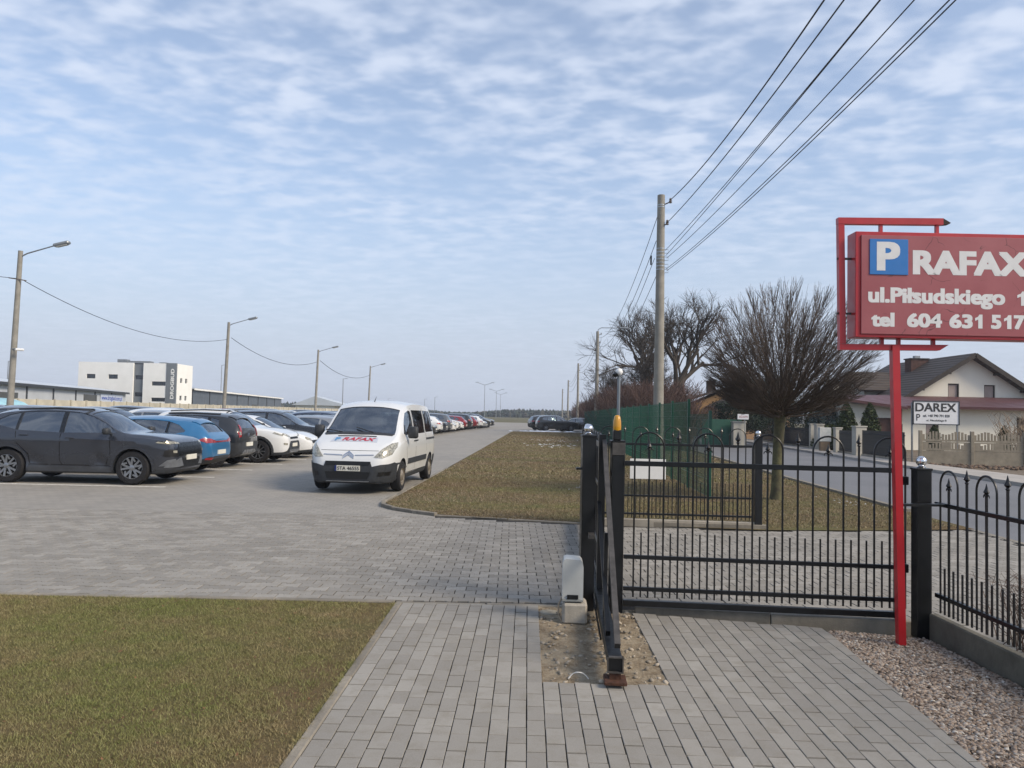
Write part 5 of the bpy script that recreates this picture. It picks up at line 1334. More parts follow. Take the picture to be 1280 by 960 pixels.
def window(parent, x0, x1, z0, z1, y, axis='x', mull=1, name='window', matp=None, frame=None):
    fm = frame or M_edge; mb = MB(); f = .07
    def bx(c, d): mb.box(c, d) if axis == 'x' else mb.box((c[1], c[0], c[2]), (d[1], d[0], d[2]))
    bx(((x0+x1)/2, y, z0+f/2), (x1-x0, .1, f)); bx(((x0+x1)/2, y, z1-f/2), (x1-x0, .1, f))
    for k in range(mull+1): bx((x0+f/2+(x1-x0-f)*k/max(1, mull), y, (z0+z1)/2), (f, .1, z1-z0-2*f))
    w = mb.build(name, fm, parent)
    m2 = MB(); c, d = ((x0+x1)/2, y+.02, (z0+z1)/2), (x1-x0-.02, .03, z1-z0-.02)
    m2.box(c, d) if axis == 'x' else m2.box((c[1], c[0], c[2]), (d[1], d[0], d[2])); m2.build('pane', matp or M_wpane, w); return w
h1 = [(-15.2, -13.7, 6.3, 7.05), (-11.5, -9.9, 6.3, 7.05)]
wall_holes('wall', M_render, ob, -16.6, -7.3, 0, Hh, .17, h1); [window(ob, *h, .2) for h in h1]
wall_holes('wall', M_gclad, ob, -7.3, -5.6, 0, Hh-.02, .5, [(-7.1, -5.75, 6.3, 7.0), (-7.1, -5.75, 3.4, 4.1)]); [window(ob, -7.1, -5.75, a, a+.7, .55) for a in (6.3, 3.4)]
h2 = [(-4.1, -1.75, 5.3, 6.0), (-4.1, -1.75, 2.6, 3.25)]
wall_holes('wall', M_render, ob, -5.6, -1.7, 0, Hh, .17, h2); [window(ob, *h, .2, 'x', 3) for h in h2]
MB().box((-.85, .14, Hh/2+.03), (1.7, .4, Hh+.06)).build('stripe_panel', M_gclad, ob)
text_mb('DROGBUD', (3.1, 8.2, -.95, -.35), lambda u, v, d: (-v-1.25, -.085, u), .03).build('lettering', M_render, ob, None, False)
h3 = [(1.6, 2.5, 5.9, 6.7), (3.6, 4.5, 5.9, 6.7), (1.6, 2.5, 2.9, 3.7), (3.6, 4.5, 2.9, 3.7)]
wall_holes('wall', M_render, ob, .34, 6.6, 0, Hh-.01, -.17, h3, .35, 'y'); [window(ob, *h, -.2, 'y') for h in h3]
MB().box((-8.3, 3.4, Hh-.12), (16.3, 6.2, .2)).build('roof', M_edge, ob); MB().box((-8.3, 6.5, Hh/2), (16.4, .2, Hh)).build('wall', M_render, ob); MB().box((-16.4, 3.3, Hh/2), (.2, 6.2, Hh-.1)).build('wall', M_render, ob)
MB().box((-10.5, 3, Hh+.35), (1.6, 1.2, .7)).box((-7.5, 3, Hh+.22), (3.8, 1.4, .45)).box((-3.5, 3, Hh+.15), (1.2, 1, .3)).build('roof_unit', M_lampg, ob)
def long_shed(name, label, a, b, h, wall, edge, bays, depth=12, doors=(), roofm=None):
    a, b = Vector((a[0], a[1], 0)), Vector((b[0], b[1], 0)); L = (b-a).length; t = thing(name, label, 'building', a, math.atan2(b.y-a.y, b.x-a.x))
    for k in range(bays):
        MB().box((L*(k+.5)/bays, depth/2*0+.1, h/2), (L/bays-.12, .2, h)).build('wall_panel', wall, t)
        MB().box((L*k/bays, .05, h/2), (.22, .34, h+.02)).build('column', M_edge, t)
    MB().box((L/2, depth/2+.3, h/2-.05), (L-.1, depth-.5, h-.2)).build('core', wall, t)
    MB().box((L/2, depth/2-.1, h+.12), (L+.8, depth+.7, .16)).build('roof', roofm or M_roofp, t)
    MB().box((L/2, -.47, h+.02), (L+.8, .06, .30)).build('fascia', edge, t)
    mb = MB(); mb.add([(-.4, -.45, h+.22), (L+.4, -.45, h+.22), (L+.4, depth*.5, h+.95), (-.4, depth*.5, h+.95)], [(0, 1, 2, 3)]); mb.build('roof_slope', roofm or M_roofp, t)
    for x0, x1, z0, z1, m in doors: MB().box(((x0+x1)/2, -.06, (z0+z1)/2), (x1-x0, .1, z1-z0)).build('roller_door', m, t)
    return t
M_dark = pbr('dark_door', '#4b4d4c', .6, var=.25)
s1 = long_shed('warehouse', 'low pale warehouse with a blue web address banner', (-44.5, 45), (-62.3, 124), 3.75, M_pale, M_edge, 10, 12, ((33.5, 38, 0, 2.9, M_dark), (60, 65.5, 0, 3.2, M_dark), (20, 26, 0, 3.0, M_dark)))
bn = thing('banner', 'white banner with a blue web address on the low warehouse', 'banner', s1.location, s1.rotation_euler.z)
MB().box((73.0, -.1, 2.75), (11.5, .06, 1.3)).build('cloth', pbr('banner_cloth', '#b9c3d4', .7), bn)
text_mb('www.drogbud.com.pl', (67.6, 78.3, 2.35, 3.2), lambda u, v, d: (u, -.14, v), .02).build('lettering', pbr('banner_blue', '#1f3fa3', .6), bn, None, False)
long_shed('warehouse', 'dark grey metal warehouse to the right of the office block', (-57.4, 138), (-69.5, 232), 5.0, M_dkcl, M_render, 8, 16, ((18, 24, 0, 2.5, M_dark), (52, 60, 0, 2.8, M_dark)))
sh = thing('shed', 'small white-roofed shed past the grey warehouse', 'building', (-66.5, 236, 0))
MB().box((6, 5, 1.7), (12, 9, 3.4)).build('wall', M_render, sh); mb = MB(); mb.prism([(-1, 3.2), (6, 6.0), (16, 3.4), (15.6, 3.2)], lambda u, v, d: (u, d, v), -.6, 10); mb.build('roof', M_roofp, sh)
bt = thing('tarpaulin_shelter', 'low shelter with a pale blue rounded tarpaulin roof by the slab wall', 'shelter', (-31.0, 43, 0))
mb = MB()
arc = [(-2.3*math.cos(a), 1.45+.6*math.sin(a)) for a in np.linspace(0, math.pi, 11)]
mb.prism(arc, lambda u, v, d: (u*.9, d, v), -3, 3.2); mb.build('roof', pbr('tarpaulin', '#8fb9c4', .6, var=.15, scale=2), bt, 40)
MB().box((0, .1, .73), (3.6, 5.4, 1.46)).build('wall', pbr('pink_boards', '#9c7f74', .8), bt)

# ---------------------------------------------------------------- far wood
def m_wood():
    s = NT('far_wood'); r = s.n('ShaderNodeNewGeometry').outputs['Random Per Island']
    s.bsdf(s.ramp(r, [(0, lin('#2d3733')), (.6, lin('#39423c')), (.9, lin('#474740')), (1, lin('#55503f'))]), .95, 0, .1); return s.m
n = 4200; A = nr.uniform(-math.radians(42), math.radians(40), n); D = nr.uniform(430, 560, n)
Hm = nr.uniform(2.2, 4.8, n)*(1+.25*np.sin(A*17)+.15*np.sin(A*43+1)); Rm = nr.uniform(.9, 2.4, n)
mb = MB()
for a, d, h, r in zip(A, D, Hm, Rm):
    x, y = d*math.sin(a), d*math.cos(a); k = 5; vs = []
    for (rr, zz) in ((r*.75, 0), (r*1.0, h*.35), (r*.75, h*.7)):
        o = rng.random()*6
        vs += [(x+rr*rng.uniform(.7, 1.25)*math.cos(o+6.283*i/k), y+rr*math.sin(o+6.283*i/k), zz*rng.uniform(.85, 1.1)) for i in range(k)]
    vs.append((x+rng.uniform(-.4, .4), y, h)); fs = [(i, (i+1) % k, k+(i+1) % k, k+i) for i in range(k)]+[(k+i, k+(i+1) % k, 2*k+(i+1) % k, 2*k+i) for i in range(k)]+[(2*k+i, 2*k+(i+1) % k, 3*k) for i in range(k)]
    mb.add(vs, fs)
tag(mb.build('far_wood', m_wood(), None, None, False), 'dark strip of distant woodland along the horizon', 'woodland', kind='stuff')

# ---------------------------------------------------------------- trees
M_bark = pbr('bark', '#4a4338', .95, var=.35, scale=6, bump=.6, bscale=30, col2='#57563c'); M_twig = pbr('twigs', '#514740', .9, var=.3, scale=2); M_twig2 = pbr('hedge_twigs', '#503f3a', .95, var=.3, scale=1.2); M_bark2 = pbr('bark_dark', '#3d362f', .95, var=.3, scale=3)
def globe_tree():
    r = random.Random(5); t = thing('globe_tree', 'bare round-headed tree with dense fine twigs beside the street', 'tree', (5.62, 16.25, 0))
    mb = MB(); mb.tube([(-.02, .0, -.1), (.0, 0, .2), (.01, 0, .8), (.04, 0, 1.4), (.07, 0, 1.85)], [.15, .12, .105, .11, .13], 12); mb.build('trunk', M_bark, t, 60)
    br = MB(); tw = MB(); o = Vector((.07, 0, 1.78)); cen = Vector((.22, 0, 3.02))
    def env(d):      # distance to the crown outline along d from o
        p = o.copy(); s = 0
        while s < 3:
            s += .05; q = o+d*s-cen
            if (q.x/1.86)**2+(q.y/1.8)**2+(q.z/1.66 if q.z > 0 else q.z/1.5)**2 > 1: break
        return s
    def ins_(p):
        q = p-cen; return (q.x/1.88)**2+(q.y/1.82)**2+(q.z/1.68 if q.z > 0 else q.z/1.5)**2 < 1.0
    n1 = 92
    for i in range(n1):
        u = (i+.5)/n1; th = math.acos(1-u*.86); ph = i*2.39996+r.uniform(-.2, .2)
        d = Vector((math.sin(th)*math.cos(ph), math.sin(th)*math.sin(ph), math.cos(th))).normalized()
        L = env(d)*r.uniform(.85, .99); ba = Vector((r.uniform(-.09, .09), r.uniform(-.09, .09), r.uniform(-.1, .12)))
        pts = []
        sag = .10*math.sin(th)
        for k in range(8):
            f = k/7; p = o+ba*(1-f)+d*L*f+Vector((r.gauss(0, .018), r.gauss(0, .018), -sag*math.sin(math.pi*f)*.8+ .12*math.sin(th)*f*f)); pts.append(p)
        br.tube(pts, [.019*(1-.85*k/7)+.0018 for k in range(8)], 5, False)
        for j in range(20):
            f = r.uniform(.14, .9)**.8; b = pts[int(f*7)].lerp(pts[min(7, int(f*7)+1)], f*7 % 1)
            d2 = (d+Vector((r.gauss(0, .30), r.gauss(0, .30), r.gauss(.08, .25)))).normalized(); L2 = min(env(d)*r.uniform(.9, 1.04)-L*f*.92, 1.2)*r.uniform(.6, 1.05)
            if L2 < .12: continue
            while L2 > .1 and not ins_(b+d2*L2): L2 *= .86
            q = [b+d2*L2*s+Vector((r.gauss(0, .012), r.gauss(0, .012), .05*s*s)) for s in (0, .33, .66, 1)]
            tw.tube(q, [.005, .0042, .0034, .0022], 3, False)
            for m in range(3):
                f2 = r.uniform(.2, .8); b2 = q[0].lerp(q[3], f2); d3 = (d2+Vector((r.gauss(0, .28), r.gauss(0, .28), r.gauss(.08, .22)))).normalized(); L3 = L2*r.uniform(.3, .65)
                while L3 > .05 and not ins_(b2+d3*L3): L3 *= .85
                tw.tube([b2, b2+d3*L3*.5, b2+d3*L3+Vector((0, 0, .03))], [.0036, .003, .002], 3, False)
    lm = br.build('limbs', M_twig, t, 60); tw.build('crown', M_twig, t)
globe_tree()
def bare_tree_meshes(seed, H, spread=.55, levels=6, n0=5, trunk=.28):
    r = random.Random(seed); tk = MB(); cr = MB()
    def grow(p, d, L, rad, lv):
        pts = [p]; q = p.copy(); dd = d.copy()
        for k in range(3):
            dd = (dd+Vector((r.gauss(0, .10), r.gauss(0, .10), r.gauss(.03, .05)))).normalized(); q = q+dd*L/3; pts.append(q.copy())
        (tk if lv == 0 else cr).tube(pts, [rad, rad*.86, rad*.74, rad*.62], 8 if lv < 2 else 5 if lv < 4 else 3, False)
        if lv >= levels: return
        for c in range(n0 if lv == 0 else 3 if lv < levels-1 else 6):
            f = r.uniform(.45, 1.0) if lv else r.uniform(.55, 1.0); i = min(2, int(f*3)); b = pts[i].lerp(pts[i+1], f*3-i if f < 1 else 1)
            ax = dd.cross(Vector((r.gauss(0, 1), r.gauss(0, 1), r.gauss(0, 1)))).normalized(); nd = (Matrix.Rotation(r.uniform(.25, .25+spread), 3, ax) @ dd+Vector((0, 0, .12))).normalized()
            grow(b, nd, L*r.uniform(.58, .84), max(.007, rad*.56), lv+1)
    grow(Vector((0, 0, -.2)), Vector((0, 0, 1)), H*.33, trunk, 0)
    return tk.mesh('trunk', M_bark2, 60), cr.mesh('crown', M_bark2)
btm = [bare_tree_meshes(3, 10.5, .7), bare_tree_meshes(9, 7.5, .8, 6, 6, .2)]
for x, y, s, rz, k, lb in ((12.6, 60, 1.32, .4, 0, 'tall bare tree standing behind the banded power pole'), (12.0, 68, 1.35, 2.0, 1, 'broad bare tree left of the banded power pole'), (13.6, 76, 1.4, 4.0, 0, 'bare tree half hidden behind the tall bare one'), (10.8, 82, 1.25, 1.0, 1, 'low bare tree rising over the brown hedge')):
    t = thing('bare_tree', lb, 'tree', (x, y, 0), rz, 'bare trees behind the hedge'); t.scale = (s, s, s)
    link('trunk', btm[k][0], t); link('crown', btm[k][1], t)
def shrub_mesh(seed, n, H, rad, tr, mat):
    r = random.Random(seed); mb = MB()
    for i in range(n):
        a = r.uniform(0, 6.283); b = Vector((r.gauss(0, rad*.35), r.gauss(0, rad*.35), 0)); l = r.uniform(.55, 1)*H; o = Vector((math.cos(a), math.sin(a), 0))*r.uniform(.1, 1)*rad
        p = [b, b+o*.35+Vector((0, 0, l*.45)), b+o*.75+Vector((0, 0, l*.8)), b+o+Vector((r.gauss(0, .15), r.gauss(0, .15), l))]
        mb.tube(p, [tr*1.6, tr*1.2, tr, tr*.6], 3, False)
        for j in range(4):
            q = p[1].lerp(p[3], r.uniform(.1, .9)); d = Vector((r.gauss(0, .5), r.gauss(0, .5), r.uniform(.3, 1))).normalized()*r.uniform(.25, .6)*H*.3; mb.tube([q, q+d*.6, q+d], [tr*.8, tr*.7, tr*.5], 3, False)
    return mb.mesh('stems', mat)
shm = [shrub_mesh(s, 560, 3.5, 1.6, .012, M_twig2) for s in (1, 2, 3)]
y = 40.0; i = 0
while y < 170:
    t = thing('hedge_shrub', 'leafless reddish brown shrub in the tall hedge behind the green fence', 'shrub', (8.0+.058*(y-40)+rng.uniform(-.4, .4), y, 0), rng.uniform(0, 6), 'shrubs of the tall brown hedge')
    s = rng.uniform(.92, 1.22)*(1 if y > 48 else .95); t.scale = (s*1.05, s*1.05, s); link('stems', shm[i % 3], t); y += 2.3 if y < 80 else 4.0; i += 1
sb = thing('bare_shrub', 'twiggy leafless shrub behind the picket fence by the gravel', 'shrub', (4.0, 5.75, 0)); link('stems', shrub_mesh(8, 90, .55, .38, .0028, pbr('shrub_twigs', '#57443a', .9)), sb)
sb = thing('bare_shrub', 'spreading bare bush by the house wall', 'shrub', (23.0, 33.5, 0)); link('stems', shrub_mesh(12, 130, 2.3, 1.5, .012, pbr('pale_twigs', '#8a7a68', .9)), sb)
def leaf_cone(seed, n, prof, size, mat, name='crown'):
    r = np.random.default_rng(seed); zs = r.uniform(0, 1, n); rad = np.interp(zs, [p[0] for p in prof], [p[1] for p in prof])
    a = r.uniform(0, 6.283, n); rr = rad*np.sqrt(r.uniform(.25, 1, n))*(1+.18*np.sin(a*5+zs*30)); H = prof[-1][2]
    c = np.stack([rr*np.cos(a), rr*np.sin(a), zs*H], 1); u = r.normal(0, 1, (n, 3)); u /= np.linalg.norm(u, axis=1)[:, None]; v = np.cross(u, r.normal(0, 1, (n, 3))); v /= np.linalg.norm(v, axis=1)[:, None]
    s = size*r.uniform(.6, 1.4, n)[:, None]
    V = np.stack([c-u*s, c+v*s*.5, c+u*s+[0, 0, .3*size], c-v*s*.5], 1).reshape(-1, 3); F = np.arange(n*4).reshape(-1, 4)
    return npmesh(name, V, F, mat)
M_thuja = pbr('thuja', '#35401d', .85, var=.3, scale=3, rnd='island', ramt=.35); M_pine = pbr('pine_needles', '#1b2a1c', .85, var=.3, scale=2, rnd='island', ramt=.4); M_spr = pbr('spruce_blue', '#3c4a45', .85, var=.25, rnd='island', ramt=.3)
th = leaf_cone(2, 3500, [(0, .42, 0), (.15, .55, 0), (.55, .48, 0), (.85, .25, 0), (1, .03, 2.6)], .07, M_thuja)
stem = MB().tube([(0, 0, -.1), (0, 0, 1.2)], [.06, .03], 6).mesh('trunk', M_bark2)
for x, y, s, lb in ((20.3, 51, 1.5, 'columnar green thuja left of the others by the street fence'), (20.6, 49, 1.35, 'columnar green thuja second along the street fence'), (18.6, 42.5, 1.0, 'columnar thuja in front of the white garage corner'), (18.9, 40.5, 1.02, 'columnar thuja in front of the garage door'), (19.4, 44.5, 1.08, 'columnar thuja beside the garage edge'), (23.4, 36.5, .62, 'short thuja behind the pierced concrete wall'), (19.8, 36.0, .62, 'small round evergreen right beside the red sign post')):
    t = thing('thuja', lb, 'tree', (x, y, 0), rng.uniform(0, 6), 'thujas in the house garden'); t.scale = (s, s, s); link('crown', th, t); link('trunk', stem, t)
bs = leaf_cone(6, 2500, [(0, .9, 0), (.3, 1.0, 0), (.7, .75, 0), (1, .1, 1.1)], .08, M_thuja)
for x, y, s, m, lb in ((18.4, 44.0, 1.1, bs, 'low yellow green conifer bush by the street fence'), (19.3, 46.5, 1.3, bs, 'low rounded conifer bush under the thujas')):
    t = thing('garden_bush', lb, 'bush', (x, y, 0)); t.scale = (s, s, s); link('crown', m, t)
sp = leaf_cone(4, 5000, [(0, 1.5, 0), (.2, 1.35, 0), (.6, .7, 0), (1, .03, 4.2)], .10, M_spr); t = thing('spruce', 'grey green spruce behind the street fence', 'tree', (19.6, 47.6, 0)); link('crown', sp, t); link('trunk', stem, t)
def pine(seed):
    r = random.Random(seed); ng = np.random.default_rng(seed); V = []; tk = MB(); tk.tube([(0, 0, -.1), (.1, 0, 2), (.0, .1, 4.6)], [.16, .12, .05], 7); P = []
    for i in range(46):
        z = r.uniform(1.2, 4.8); a = r.uniform(0, 6.28); rd = (1.9-.34*(z-1.2))*r.uniform(.4, 1.1); c = Vector((rd*math.cos(a), rd*math.sin(a), z-.15*rd)); tk.tube([(0, 0, z-.4), tuple(c*.6+Vector((0, 0, .1*z*.4))), tuple(c)], [.035, .022, .01], 4)
        P.append(np.array(c)[None]+ng.normal(0, 1, (150, 3))*[.33, .33, .17])
    c = np.concatenate(P); n = len(c); u = ng.normal(0, 1, (n, 3)); u /= np.linalg.norm(u, axis=1)[:, None]; v = np.cross(u, ng.normal(0, 1, (n, 3))); v /= np.linalg.norm(v, axis=1)[:, None]
    V = np.stack([c-u*.1, c+v*.03, c+u*.1, c-v*.03], 1).reshape(-1, 3)
    return npmesh('crown', V, np.arange(n*4).reshape(-1, 4), M_pine), tk.mesh('trunk', M_bark2)
pn = pine(4)
for x, y, s, lb in ((14.8, 50, .95, 'dark spreading pine behind the globe tree, beside the ochre house'), (16.9, 53, .9, 'dark pine to the right of the spreading one'), (23.5, 66, 1.15, 'dark pine in the garden behind the thujas'), (20.5, 60, 1.0, 'dark pine rising behind the spruce')):
    t = thing('pine_tree', lb, 'tree', (x, y, 0), x, 'dark pines across the street'); t.scale = (s, s, s); link('crown', pn[0], t); link('trunk', pn[1], t)

# ---------------------------------------------------------------- across the street
M_tile = pbr('roof_tile', '#453c36', .75, var=.25, scale=1.2, bump=.5, bscale=9); M_maroon = pbr('maroon_sheet', '#4d2c2e', .55, var=.15, scale=.8); M_cream = pbr('cream_render', '#dfdbcd', .88, var=.05, scale=.6); M_shade_r = pbr('shaded_render', '#b9b9b0', .88, var=.05); M_brown = pbr('brown_door', '#4a2c22', .55, var=.2); M_wood = pbr('dark_board', '#2b2420', .7)  # garage and dormer render carries the left-side shade in its colour
def m_tiles():
    s = NT('tile_courses'); v = s.coord(); m = s.n('ShaderNodeTexWave', wave_type='BANDS', bands_direction='Z'); m.inputs['Scale'].default_value = 1.6; m.inputs['Distortion'].default_value = .6; s.l(v, m.inputs['Vector'])
    c = s.mix(s.rng(s.noise(v, 1.5, 4), .3, .7, 0, 1), lin('#3c342f'), lin('#4a4039')); c = s.mix(s.rng(m.outputs['Fac'], 0, .35, .55, 0), c, lin('#231e1b')); s.bsdf(c, .7, 0, .35, 0, m.outputs['Fac'], .6, .05); return s.m
M_tiles = m_tiles()
hs = thing('cream_house', 'cream gabled house with brown tiled roof and a maroon lower roof', 'house', (0, 0, 0))
AX, GY = 31.0, 52.0
def slab_roof(name, mat, quad, th, parent):
    a, b, c, d = (Vector(p) for p in quad); n = (b-a).cross(d-a).normalized(); n = n if n.z > 0 else -n
    return MB().add([a, b, c, d, a-n*th, b-n*th, c-n*th, d-n*th], [(0, 1, 2, 3), (7, 6, 5, 4), (0, 4, 5, 1), (1, 5, 6, 2), (2, 6, 7, 3), (3, 7, 4, 0)]).build(name, mat, parent)
zA, zE = 6.45, 2.9; half = 5.6
# gable wall with two windows
gw = [(29.55, 30.3, 3.35, 4.4), (32.0, 32.75, 3.35, 4.35)]
mb = MB(); ztop = lambda x: zA-.25-abs(x-AX)*(zA-zE)/half
xsn = sorted({AX-5.2, AX, AX+5.2, *[g_[0] for g_ in gw], *[g_[1] for g_ in gw]})
for a, b in zip(xsn[:-1], xsn[1:]):
    hole = [g_ for g_ in gw if g_[0] <= a+1e-6 and g_[1] >= b-1e-6]
    segs_ = [(0, None)] if not hole else [(0, hole[0][2]), (hole[0][3], None)]
    for z0, z1 in segs_:
        pl = [(a, z0), (b, z0), (b, z1 if z1 else ztop(b)), (a, z1 if z1 else ztop(a))]; mb.prism(pl, lambda u, v, d: (u, d, v), GY, GY+.3)
mb.build('gable_wall', M_cream, hs)
for g_ in gw: window(hs, g_[0], g_[1], g_[2], g_[3], GY+.12, 'x', 1, 'window', pbr('roller_blind', '#9c8d86', .7, var=.1, scale=2), M_wood)
MB().box((AX-5.1, GY+6, 1.4), (.3, 11.4, 2.8)).build('wall', M_cream, hs); MB().box((AX+5.1, GY+6, 1.4), (.3, 11.4, 2.8)).build('wall', M_cream, hs); MB().box((AX, GY+11.8, 2.4), (10, .3, 4.8)).build('wall', M_cream, hs)
for s in (-1, 1):
    slab_roof('roof', M_tiles, [(AX, GY-.7, zA), (AX+s*half*1.04, GY-.7, zE-.14), (AX+s*half*1.04, GY+13, zE-.14), (AX, GY+11, zA)], .22, hs)
    mb = MB(); mb.bar((AX, GY-.74, zA-.14), (AX+s*half*1.04, GY-.74, zE-.28), .06, .3); mb.build('barge_board', M_wood, hs)
    for f in (.3, .62, .93): MB().bar((AX+s*half*f, GY-.7, zA-.32-(zA-zE)*f), (AX+s*half*f, GY+.05, zA-.32-(zA-zE)*f), .14).build('purlin_end', M_wood, hs)
mb = MB(); mb.add([(AX, GY+11, zA), (AX-half*1.04, GY+13, zE-.14), (AX+half*1.04, GY+13, zE-.14)], [(0, 1, 2)]); mb.build('roof', M_tiles, hs)
ch = MB().box((AX-.95, GY+5.0, 5.6), (1.3, .9, 1.6), 0, .02).build('chimney', pbr('chimney_brick', '#4b322b', .85, var=.3, scale=6), hs); MB().box((AX-.95, GY+5.0, 6.42), (1.42, 1.02, .08)).build('chimney_cap', M_wood, ch); MB().box((AX-.95, GY+5.0, 6.56), (.4, .3, .2)).build('flue', M_lampg, ch)
# dormer on the left slope
dz = MB(); dz.prism([(GY+4.2, 3.3), (GY+6.6, 3.3), (GY+6.6, 4.2), (GY+5.4, 5.1), (GY+4.2, 4.2)], lambda u, v, d: (d, u, v), AX-5.2, AX-2.6); dz.build('dormer', M_shade_r, hs)
slab_roof('dormer_roof', M_tiles, [(AX-5.9, GY+5.4, 5.4), (AX-5.9, GY+3.5, 4.0), (AX-2.4, GY+3.5, 4.0), (AX-2.0, GY+5.4, 5.4)], .15, hs); slab_roof('dormer_roof', M_tiles, [(AX-5.9, GY+5.4, 5.4), (AX-5.9, GY+7.3, 4.0), (AX-2.4, GY+7.3, 4.0), (AX-2.0, GY+5.4, 5.4)], .15, hs)
# lower wing under the maroon roof
wing = [(25.6, 26.4, .9, 2.0)]
wall_holes('wall', M_cream, hs, 23.4, 30.6, 0, 2.62, 47.6, wing, .3); window(hs, 25.6, 26.4, .9, 2.0, 47.6, 'x', 1, 'window', MATS['roller_blind'], M_wood)
wall_holes('wall', M_cream, hs, 30.6, 38, 0, 2.62, 47.6, [(31.2, 35.6, 0, 2.15)], .3)
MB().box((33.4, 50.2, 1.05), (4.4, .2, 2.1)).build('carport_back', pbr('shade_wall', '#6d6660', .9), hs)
wall_holes('garage_wall', M_shade_r, hs, 19.9, 23.4, 0, 2.75, 46.6, [(21.2, 23.1, 0, 1.95)], .3); MB().box((22.15, 46.72, .97), (1.9, .08, 1.94)).build('garage_door', M_brown, hs); MB().box((23.3, 47.2, 1.35), (.25, 1.2, 2.7)).build('wall', M_shade_r, hs); MB().box((20.0, 49, 1.35), (.25, 4.6, 2.7)).build('wall', M_shade_r, hs)
slab_roof('lower_roof', M_maroon, [(22.8, 46.6, 2.72), (39, 46.6, 2.72), (39, 51.9, 3.5), (22.8, 51.9, 3.5)], .16, hs)
slab_roof('lower_roof', M_maroon, [(19.3, 45.9, 3.12), (23.6, 45.7, 2.62), (25.5, 51.9, 3.52), (20.3, 51.9, 3.45)], .16, hs)
MB().tube([(23.5, 46.3, 2.6), (23.5, 46.4, .0)], .05, 6).build('downpipe', M_wood, hs, 40)
# pierced concrete garden wall
gwl = thing('pierced_wall', 'low beige concrete garden wall with pierced scalloped panels', 'wall')
M_gw = pbr('garden_concrete', '#8c8373', .92, var=.2, scale=3, bump=.4, bscale=25, rnd='obj', ramt=.08)
a, b = Vector((16.9, 31.75, 0)), Vector((25.0, 30.2, 0)); dirw = (b-a).normalized(); ang = math.atan2(dirw.y, dirw.x); Lw = 1.95
low = MB().box((Lw/2, 0, .28), (Lw-.1, .045, .56), 0, .01).mesh('panel', M_gw)
mb = MB(); nb = 15
for r_ in range(2):
    z0 = .57+.37*r_; mb.box((Lw/2, 0, z0+.04), (Lw-.1, .045, .08)); mb.box((Lw/2, 0, z0+.33), (Lw-.1, .045, .05)) if r_ == 0 else None
    for k in range(nb):
        u = (k+.5)/nb; hh = .2+.09*math.cos((u-.5)*2*math.pi) if r_ == 0 else .14+.14*math.sin(u*math.pi*2)**2+.06; w_ = .07 if (k % 2) else .085
        mb.box((.06+u*(Lw-.12), 0, z0+.08+hh/2), (w_, .04, hh)); 
        if r_ == 0 and (k < 2 or k > nb-3 or 6 <= k <= 8): mb.box((.06+u*(Lw-.12), 0, z0+.19), (.125, .038, .24))
up = mb.mesh('pierced_panel', M_gw); pp_ = MB().box((0, 0, .68), (.13, .13, 1.4), 0, .012).mesh('wall_post', M_gw)
for k in range(5):
    c = a+dirw*Lw*k; link('wall_post', pp_, gwl, (c.x, c.y, 0), (0, 0, ang)); link('panel', low, gwl, (c.x, c.y, 0), (0, 0, ang)); link('pierced_panel', up, gwl, (c.x, c.y, 0), (0, 0, ang))
# DAREX board
db = thing('advert_board', 'white board with heavy black capitals on two thin posts by the garden wall', 'sign', (17.9, 32.4, 0), -.05)
MB().box((0, 0, 2.12), (1.86, .05, .96), 0, .006).build('board', pbr('board_white', '#d5d6d8', .5, var=.04), db)
fm = MB(); 
for z in (1.635, 2.605): fm.box((0, -.01, z), (1.92, .07, .04))
for x in (-.94, .94): fm.box((x, -.01, 2.12), (.04, .07, .94))
fm.build('frame', M_edge, db)
for x in (-.96, .9): MB().box((x, .05, 1.1), (.06, .06, 2.9)).build('post', M_lampg, db)
M_ink = pbr('board_ink', '#2a2b2e', .6); bl = lambda u, v, d: (u, -.031, v)
for s, bx, bo in (('DAREX', (-.86, .82, 2.17, 2.53), .05), ('P', (-.82, -.66, 1.78, 2.06), .0), ('tel. +48 790 791 828', (-.55, .55, 1.94, 2.05), .0), ('ul. Piłsudskiego 8', (-.4, .42, 1.74, 1.84), .0)):
    text_mb(s, bx, lambda u, v, d: (u, -.028-d, v), .0, 0, .004, .014 if s == 'DAREX' else .003).build('lettering', M_ink, db, None, False)
# street fence: pillars, dark panels, gate, meter box
M_pil = pbr('pillar_stone', '#a9a69c', .85, var=.15, scale=2, rnd='obj', ramt=.06)
def sfx(y): return float(np.interp(y, [31, 37, 40, 47, 52, 70], [16.45, 16.75, 17.05, 17.85, 18.2, 20]))
G2 = 'stone pillars of the street fence'
for y, w_, h, lb in ((37.0, .55, 1.42, 'wide pale stone pillar beside the driveway gate'), (40.2, .36, 1.3, 'pale stone pillar beside the meter box'), (43.6, .45, 1.45, 'broad pale stone pillar left of the meter box'), (45.0, .3, 1.45, 'narrow pale stone pillar paired with the broad one'), (51.5, .36, 1.3, 'pale stone pillar seen left of the globe tree trunk')):
    t = thing('stone_pillar', lb, 'pillar', (sfx(y), y, 0), .08, G2); MB().box((0, 0, h/2), (w_, w_*.7, h), 0, .015).build('shaft', M_pil, t); MB().box((0, 0, h+.03), (w_+.06, w_*.7+.06, .06), 0, .01).build('cap', M_pil, t)
mbx = thing('meter_box', 'white utility meter box standing between the stone pillars', 'box', (16.95, 41.6, 0)); MB().box((0, 0, .95), (.62, .3, .75), 0, .015).build('cabinet', pbr('meter_white', '#bfc0bb', .6), mbx); MB().box((0, 0, .3), (.5, .25, .6), 0, .01).build('plinth', pbr('meter_plinth', '#7c6a55', .9), mbx)
